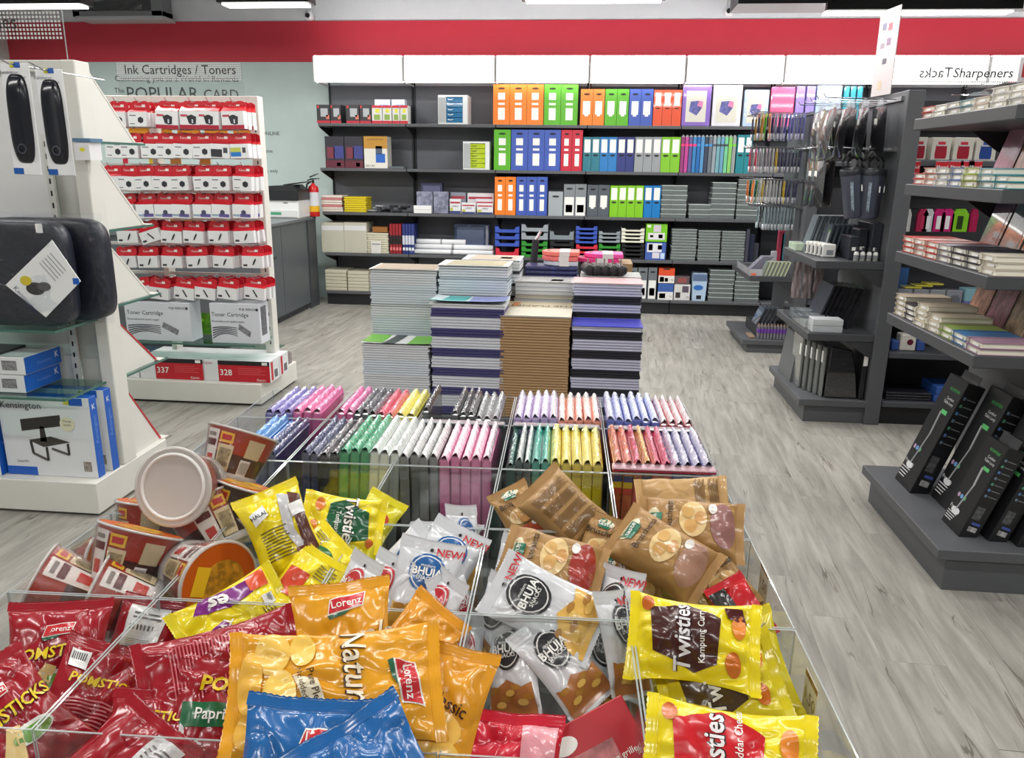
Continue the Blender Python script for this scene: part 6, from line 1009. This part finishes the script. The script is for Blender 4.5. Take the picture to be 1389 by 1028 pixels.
Bag('snack_bag','dark red bag with green foot under the orange chip bag','snack bag',.17,.25,.05,(150,20,34),[('text','POM',.0,.3,.04,(226,196,30),0,1,.03,2,.15),('poly',rect(-.42,.42,-.02,.16),(20,96,56),'green_panel',1,0),('text','Paprika',.0,.07,.03,WHT,0)],orient(292,985,.66,8,.8),8,group=POMG)
Bag('snack_bag','small red bag edge with title low beside the divider','snack bag',.13,.16,.04,R_,[('text','POM',.2,.1,.03,(226,196,30),.2)],orient(208,945,.60,-14,.7),9,group=POMG)
chips=[('poly',ell(-.28,-.30,.20,.085),(236,190,84),'chip_picture',1,0),('poly',ell(.12,-.26,.24,.08),(244,202,96),'chip_picture',1,1),('poly',ell(-.05,-.40,.26,.06),(240,184,70),'chip_picture',1,2),('poly',ell(.32,-.38,.15,.07),(232,176,66),'chip_picture',1,1),('poly',ell(-.30,-.16,.17,.06),(240,196,90),'chip_picture',1,1)]
def nat(side=1,big=.075): 
    return [('text','Naturals',.003,.084,big,(70,36,14),.10,side,.022,1,.25),('text','Naturals',0,.09,big,(246,232,206),.10,side,.008,2,.25)]+logo(.05,.34,.04,.2,.32,.08,side)
badge=[('poly',[(-.05,-.20),(.30,-.12),(.34,-.02),(-.02,-.09)],(226,214,184),'cream_banner',1,2),('text','Pure Pleasure!',.14,-.09,.017,(70,50,30),.26,1,.01,4),('text','No added flavours',.14,-.14,.014,(90,70,50),.26,1,.0,4),('poly',ell(.30,-.06,.10,.06,12),(240,190,30),'sunflower',1,3),('poly',ell(.30,-.06,.04,.026,10),(90,54,20),'sunflower_core',1,4)]
SC[0]=.86
CHG='chip bags on the front bins'
Bag('chip_bag','orange chip bag standing upright behind the crosswise one','chip bag',.195,.30,.07,YL,nat(1,.060)+chips[:2],orient(468,893,.71,-4,.85),11,group=CHG)
Bag('chip_bag','small orange chip bag end behind the upright orange bag','chip bag',.14,.2,.05,(222,150,30),[],orient(566,872,.68,38,.7,.2),12,group=CHG)
Bag('chip_bag','orange chip bag lying crosswise on top, its title turned on end','chip bag',.205,.36,.075,YL,nat(1,.058)+chips+badge,orient(457,930,.77,80,.62),13,group=CHG)
Bag('chip_bag','orange chip bag standing at the right under the crosswise one','chip bag',.17,.30,.06,(220,150,34),[('text','Classic',.1,.15,.03,(70,40,20),-.3),('poly',ell(.0,.0,.34,.11),(236,184,80),'chip_picture',1,0),('poly',ell(.1,-.14,.3,.1),(240,190,84),'chip_picture',1,1),('poly',ell(-.1,-.24,.3,.09),(232,176,70),'chip_picture',1,2)],orient(585,990,.70,14,.8),14,group=CHG)
BLUE=(30,96,160)
Bag('chip_bag','blue chip bag at the bottom with red flag logo','chip bag',.19,.29,.06,BLUE,[('text','Naturals',.0,.08,.07,(30,20,14),.1,1,.022,1,.25),('text','Naturals',0,.085,.07,(240,214,160),.1,1,.008,2,.25)]+logo(.17,.27,.042,.19,.29,.0),orient(402,1082,.73,7,.75),15,group=CHG)
Bag('chip_bag','plain blue chip bag with pointed corner at the picture bottom','chip bag',.19,.29,.06,BLUE,[],orient(520,1098,.74,-24,.7),16,group=CHG)
# twisted corn snack bags
def twist(c1,side=1,rot=0,tx='Twisties',tc=WHT,sub='Curry'): return [('poly',[(-.42,-.02),(-.2,.30),(.30,.34),(.44,.05),(.25,-.20),(-.30,-.18)],c1,'title_field',side,0),('text',tx,.006,.075,.048,(30,26,26),.05,side,.04,1,.1),('text',tx,.0,.08,.048,tc,.05,side,.018,2,.1),('text',sub,.02,-.06,.019,WHT,.05,side,.01,2),('poly',ell(-.25,-.30,.13,.06),(206,110,30),'snack_picture',side,1),('poly',ell(.2,-.34,.16,.055),(222,130,36),'snack_picture',side,1),('poly',ell(.36,.36,.09,.05),(200,100,30),'snack_picture',side,1)]
SC[0]=.82
TWG='yellow corn snack bags'; BR=(66,26,22)
Bag('snack_bag','yellow corn snack bag turned to its printed back with two stickers','snack bag',.17,.245,.085,YB,[('poly',[(.14,.40),(.30,.34),(.20,-.05),(.34,-.42),(.2,-.42),(.04,-.02)],(190,190,192),'silver_seam',1,0),('poly',[(.30,.38),(.48,.3),(.44,-.44),(.2,-.44),(.26,-.05)],(84,44,34),'brown_field',1,0),('poly',[(-.38,.26),(-.12,.32),(-.10,.19),(-.36,.12)],(232,232,230),'white_sticker',1,1),('poly',[(.24,.22),(.48,.24),(.48,.10),(.24,.08)],(228,228,226),'white_sticker',1,2),('text','HALAL',-.24,.22,.016,BLACK and (30,30,30),.15,1,.01,3)]+lines(-.34,.10,-.28,.06,10,(110,96,20))+[('poly',rect(.1,.4,-.40,-.24),(110,60,44),'brown_field',1,1)],orient(382,722,.755,-22,.8),21,group=TWG)
Bag('snack_bag','green and yellow corn snack bag with its title running downward','snack bag',.155,.23,.06,YB,twist((16,84,48),sub='Tomato'),orient(465,708,.72,96,.75),22,group=TWG)
Bag('snack_bag','yellow bag with purple title slanting up in the second column','snack bag',.165,.26,.06,YB,[('poly',[(-.48,-.2),(-.40,.30),(-.18,.24),(-.12,.0),(-.28,-.3)],(120,30,120),'purple_field',1,0),('text','es',-.30,-.06,.055,WHT,-1.9,1,.03,2),('poly',[(.0,-.1),(.3,.0),(.36,-.3),(.1,-.36)],(120,30,120),'purple_field',1,0),('text','Twisties',.2,-.2,.03,WHT,-.9,1,.015,2),('poly',rect(-.45,-.2,.22,.4),(220,80,40),'red_corner',1,1)]+lines(.1,.4,.24,.36,4,(120,110,20))+barcode(.02,.33,.08,.05),orient(318,838,.665,52,.7),23,group=TWG,sealcol=(214,196,30))
Bag('snack_bag','yellow bag leaning upright right of the purple titled one','snack bag',.14,.24,.05,YB,[('poly',rect(-.42,.0,-.1,.2),(206,70,40),'red_field',1,0)]+lines(.05,.4,.2,.38,5,(120,110,20))+barcode(.2,.05,.12,.05),orient(405,806,.67,30,.7),24,group=TWG)
Bag('snack_bag','yellow and green bag half hidden above the orange chip bags','snack bag',.15,.22,.06,YB,[('poly',ell(.05,.1,.3,.16),(40,110,50),'green_field',1,0),('poly',ell(.05,.05,.2,.1),(206,90,40),'snack_picture',1,1)]+lines(-.4,-.1,.2,.4,5,(120,110,20)),orient(420,768,.69,40,.6),25,group=TWG)
Bag('snack_bag','yellow bag deep behind the divider left of the white pouches','snack bag',.13,.24,.05,(210,200,40),[('poly',rect(-.3,.1,-.3,.0),(40,110,50),'green_field',1,0)],orient(472,775,.63,18,.9),26,group=TWG)
Bag('snack_bag','yellow crumpled bag end below the clear sleeve packs','snack bag',.12,.20,.05,(214,204,40),[('poly',ell(.1,.1,.25,.12),(196,70,40),'red_field',1,0)],orient(505,712,.68,28,.7),27,group=TWG)
Bag('snack_bag','brown and yellow curry snack bag with title running upward','snack bag',.185,.275,.085,YB,twist(BR,tc=(226,222,226),sub='Kampung Curry')+[('poly',[(.25,-.40),(.42,-.36),(.42,-.22),(.3,-.26)],(90,34,40),'brown_badge',1,1)],orient(940,870,.715,-78,.7),31,group=TWG,wr=2.0)
Bag('snack_bag','yellow and brown bag lying under the curry titled one','snack bag',.18,.26,.07,(214,196,30),twist((70,50,24),tc=(220,216,200),sub='Curry'),orient(975,925,.655,-100,.7),32,group=TWG)
Bag('snack_bag','yellow and brown bag standing along the right pane','snack bag',.15,.25,.06,(206,190,30),[('poly',rect(-.45,.0,-.3,.3),(84,60,26),'brown_field',1,0)]+barcode(.25,.1,.1,.06)+lines(.05,.4,.2,.34,4,(110,100,20)),orient(1022,905,.64,-24,.7,-.3),33,group=TWG)
Bag('snack_bag','small red and black snack bag behind the curry titled bag','snack bag',.10,.16,.04,(190,30,40),[('poly',rect(-.48,-.05,-.2,.4),(36,32,30),'black_field',1,0),('poly',ell(.2,-.2,.2,.1),(230,190,130),'snack_picture',1,0),('poly',rect(-.4,.4,-.34,-.25),(232,232,230),'white_label',1,1)],orient(1005,828,.685,-28,.75),34,group=TWG)
Bag('snack_bag','red and yellow cheese snack bag at the bottom, title running upward','snack bag',.20,.28,.085,YB,twist((196,24,34),sub='Cheeky Cheddar Cheese',tc=(232,226,226))+[('poly',[(-.45,.3),(-.2,.38),(-.3,.46),(-.46,.46)],(226,110,30),'snack_picture',1,1)],orient(988,1040,.73,-75,.7),35,group=TWG,sealcol=(230,208,30))
# white pouches
def bhuja(c,new=True,snack=(206,160,70),tc=(236,236,232)): return [('poly',ell(0,.16,.30,.20),c,'round_badge',1,0),('poly',ell(0,.16,.265,.175),(226,226,224),'badge_ring',1,1),('poly',ell(0,.16,.245,.162),c,'round_badge',1,2),('text','BHUJA',0,.16,.027,tc,0,1,.03,4),('text','SNACKS',0,.095,.014,tc,0,1,.01,4),('text','modern',0,.225,.012,tc,0,1,.0,4),('poly',[(-.44,-.46),(.44,-.46),(.44,-.16),(.25,-.2),(-.05,-.12),(-.3,-.2),(-.44,-.15)],snack,'snack_window',1,0)]+([('text','NEW!',.30,.385,.028,(190,30,40),0,1,.02,2)] if new else [])+[('poly',ell(0,.40,.03,.02,10),(40,40,44),'hang_hole',1,1)]+[('poly',ell(-.32+.11*i,-.2-.09*((i*3)%4)/2,.10,.03,8),(226,186,96) if i%2 else (170,120,50),'snack_piece',1,1+i%2) for i in range(7)]
SC[0]=.82
WP=(206,208,212); BHG='white snack pouches'; B_=(30,90,150); R2=(186,36,48); K2=(44,44,48)
def pouchb(lab,px,py,z,ang,tilt,c,seed,nx=0,w=.16,h=.25,t=.045,**k): return Bag('snack_pouch',lab,'snack pouch',w,h,t,WP,bhuja(c,**k),orient(px,py,z,ang,tilt,nx),seed,group=BHG,ex=(3,2.4),wr=.6,nose=.03)
pouchb('white pouch with blue round badge, leftmost and most slanted',548,775,.655,38,.7,B_,41,nx=-.2,new=False); pouchb('white pouch with blue badge and red NEW at the back',600,770,.665,26,.75,B_,42); pouchb('white pouch with blue badge in front, title facing the viewer',574,800,.68,12,.85,B_,43)
pouchb('white pouch standing on edge by the pink packs',630,745,.66,12,.8,B_,44,nx=.9,new=False,w=.12)
for i,(px,py,ang,nx) in enumerate(((476,815,16,-.9),(514,812,14,-.7),(588,838,22,-.9),(622,836,-14,.9))): pouchb(['white pouch with red badge, leftmost on edge','white pouch with red badge, second on edge','white pouch with red badge leaning right, part of an inverted V','white pouch with red badge leaning left against its neighbour'][i],px,py,.665-.01*i,ang,.8,R2,45+i,nx=nx,new=False,w=.13,h=.23,snack=(160,112,56))
pouchb('white pouch with red badge low before the pane of the middle bin',618,905,.60,12,.9,R2,50,nx=.3,new=False,w=.13)
pouchb('white pouch with black badge lying slanted on top of its bin',740,822,.695,-58,.7,K2,51,w=.165,h=.28,snack=(222,176,84))
for i,(px,py,z,ang,nx) in enumerate(((672,850,.64,10,-.7),(695,905,.60,-18,-.5),(762,900,.62,-35,.2),(832,838,.65,4,-.8),(845,872,.64,6,.8),(812,900,.60,22,.5),(690,790,.66,8,-.9))): pouchb(['white pouch on edge at the left wall of the black badge bin','white pouch with black badge low at the left','white pouch with black badge under the slanted one','white pouch on edge at the right, left half of a pair','white pouch on edge at the right, right half of a pair','white pouch low at the right of the black badge bin','white pouch on edge beside the pink sleeve packs'][i],px,py,z,ang,.85,K2,60+i,nx=nx,new=i in(3,4),w=.13,h=.24,snack=(170,110,60))
# brown paper bags of toasted bread
def kraft(side=1,pic=(190,90,60)): return [('poly',ell(-.0,.36,.22,.075),(226,214,180),'cream_field',side,0),('poly',[(-.2,.28),(.1,.27),(.14,.42),(-.16,.43)],(24,110,84),'green_badge',side,1),('text','taste',-.02,.35,.02,WHT,0,side,.01,2),('text','Bruschetta',.02,.20,.024,(60,46,34),0,side,.01,2),('poly',ell(.02,-.02,.34,.13),(226,196,140),'bread_picture',side,0),('poly',ell(-.12,.0,.13,.06),(206,160,96),'bread_piece',side,1),('poly',ell(.14,.03,.12,.055),(214,170,104),'bread_piece',side,2),('poly',ell(.04,-.09,.13,.055),(200,150,90),'bread_piece',side,2),('poly',ell(.0,-.30,.4,.12),pic,'colour_field',side,0),('poly',ell(.25,-.2,.1,.04),(226,220,214),'garlic',side,2)]
def kback(): 
    o=[]
    for i in range(5): o+=lines(-.38,.38,-.40+.155*i,-.285+.155*i,8,(96,66,34),1,1)
    return o
SC[0]=.86
KC=(166,126,72); KG='brown paper bread snack bags'
def kb(lab,px,py,z,ang,tilt,seed,dec,nx=0,w=.165,h=.25,t=.115,col=KC): return Bag('bread_snack_bag',lab,'snack bag',w,h,t,col,dec,orient(px,py,z,ang,tilt,nx),seed,kind='kraft',group=KG,ex=(5,3.2),wr=.9)
kb('brown bag turned to its printed back, standing highest in the fourth column',768,697,.72,-42,.75,71,kback(),nx=.1,col=(164,126,74)); kb('small brown bag with green badge at the left wall of the fourth column',706,700,.68,-25,.75,72,kraft(),w=.12,h=.19,t=.06); kb('brown bag lying in front with vegetables pictured, fourth column',748,770,.715,-68,.55,73,kraft(pic=(160,50,40)),w=.17,h=.25); kb('brown bag corner with green badge at the right wall of the fourth column',812,742,.68,18,.8,74,kraft(),w=.10,h=.18,t=.04); kb('brown bag deep under the lying one, fourth column',785,815,.64,30,.8,75,kback(),w=.15,h=.22,col=(140,104,60)); kb('brown bag low at the right divider of the fourth column',822,800,.62,5,.85,76,kraft(),w=.10,h=.2,t=.04)
kb('brown bag at the back of the rightmost column showing its end',925,680,.72,-88,.6,77,kback()[:16],w=.15,h=.26,t=.08,col=(186,148,94)); kb('brown bag with bread and garlic picture on top of the rightmost column',936,718,.735,-78,.6,78,kraft(pic=(150,104,100)),w=.165,h=.27,t=.12); kb('brown bag slanting in front, rightmost column',898,752,.725,-48,.6,79,kraft(pic=(170,130,110)),w=.16,h=.26,t=.12); kb('small brown bag with green badge low in the right corner',978,790,.66,-30,.75,80,kraft(),w=.12,h=.17,t=.04); kb('brown bag low at the left divider of the rightmost column',868,800,.63,-5,.85,81,kraft(),w=.11,h=.2,t=.04)
# things low in the fourth column of the nearest row
Bag('snack_bag','shiny red bag at the picture bottom in the fourth column','snack bag',.19,.22,.05,(200,30,54),[('poly',rect(.1,.45,.1,.4),(222,150,160),'pink_label',1,0)],orient(690,1052,.60,4,.7),91,group=POMG)
t=Th('red_carton','red printed snack carton slanting up at the picture bottom','carton',mat=orient(812,1020,.60,-24,.85)); t.box('body',-.075,.075,-.09,.06,-.03,0,M((176,20,34),.35),bevel=.002); t.add('white_oval',MB().prism(ell(-.045,.03,.022,.014),'z',.0003,.0012),PAPER); t.box('picture',-.05,.03,-.06,.01,.0003,.001,M((200,120,120),.4,'print')); t.box('green_print',.0,.02,-.05,-.02,.0011,.0016,M((90,160,60),.4)); t.text('Flame grilled',(.03,-.02,.0014),(1,0,0),(0,1,0),.014,PAPER)
SC[0]=1
# filling layers deep in the bins
FILL=[(0,0,R_),(0,1,R_),(0,2,YL),(0,4,YB),(1,1,YB),(1,2,WP),(1,3,WP),(1,4,YB),(2,1,YB),(2,2,WP),(2,3,KC),(2,4,KC)]
for i,(r,c,col) in enumerate(FILL):
    pr=None
    for k in range(3):
        m=TBM@Matrix.Translation(((CX[c]+CX[c+1])/2+RND.uniform(-.02,.02),(RY[r]+RY[r+1])/2+RND.uniform(-.02,.02),BOT+.038+.062*k))@Matrix.Rotation(RND.uniform(-.15,.15)+k*1.57,4,'Z')
        lab=f'{["bottom","middle","upper"][k]} lying bag of the filling layer, {COLN[c]}, {ROWB[r]}'
        if pr is None: pr=Bag('filler_bag',lab,'snack bag',.20,.22,.05,tuple(int(q*.95) for q in col),[],m,100+i,group='bags lying deep in the bins').T.o
        else: o=copytree(pr); o.matrix_world=m; o['label']=lab
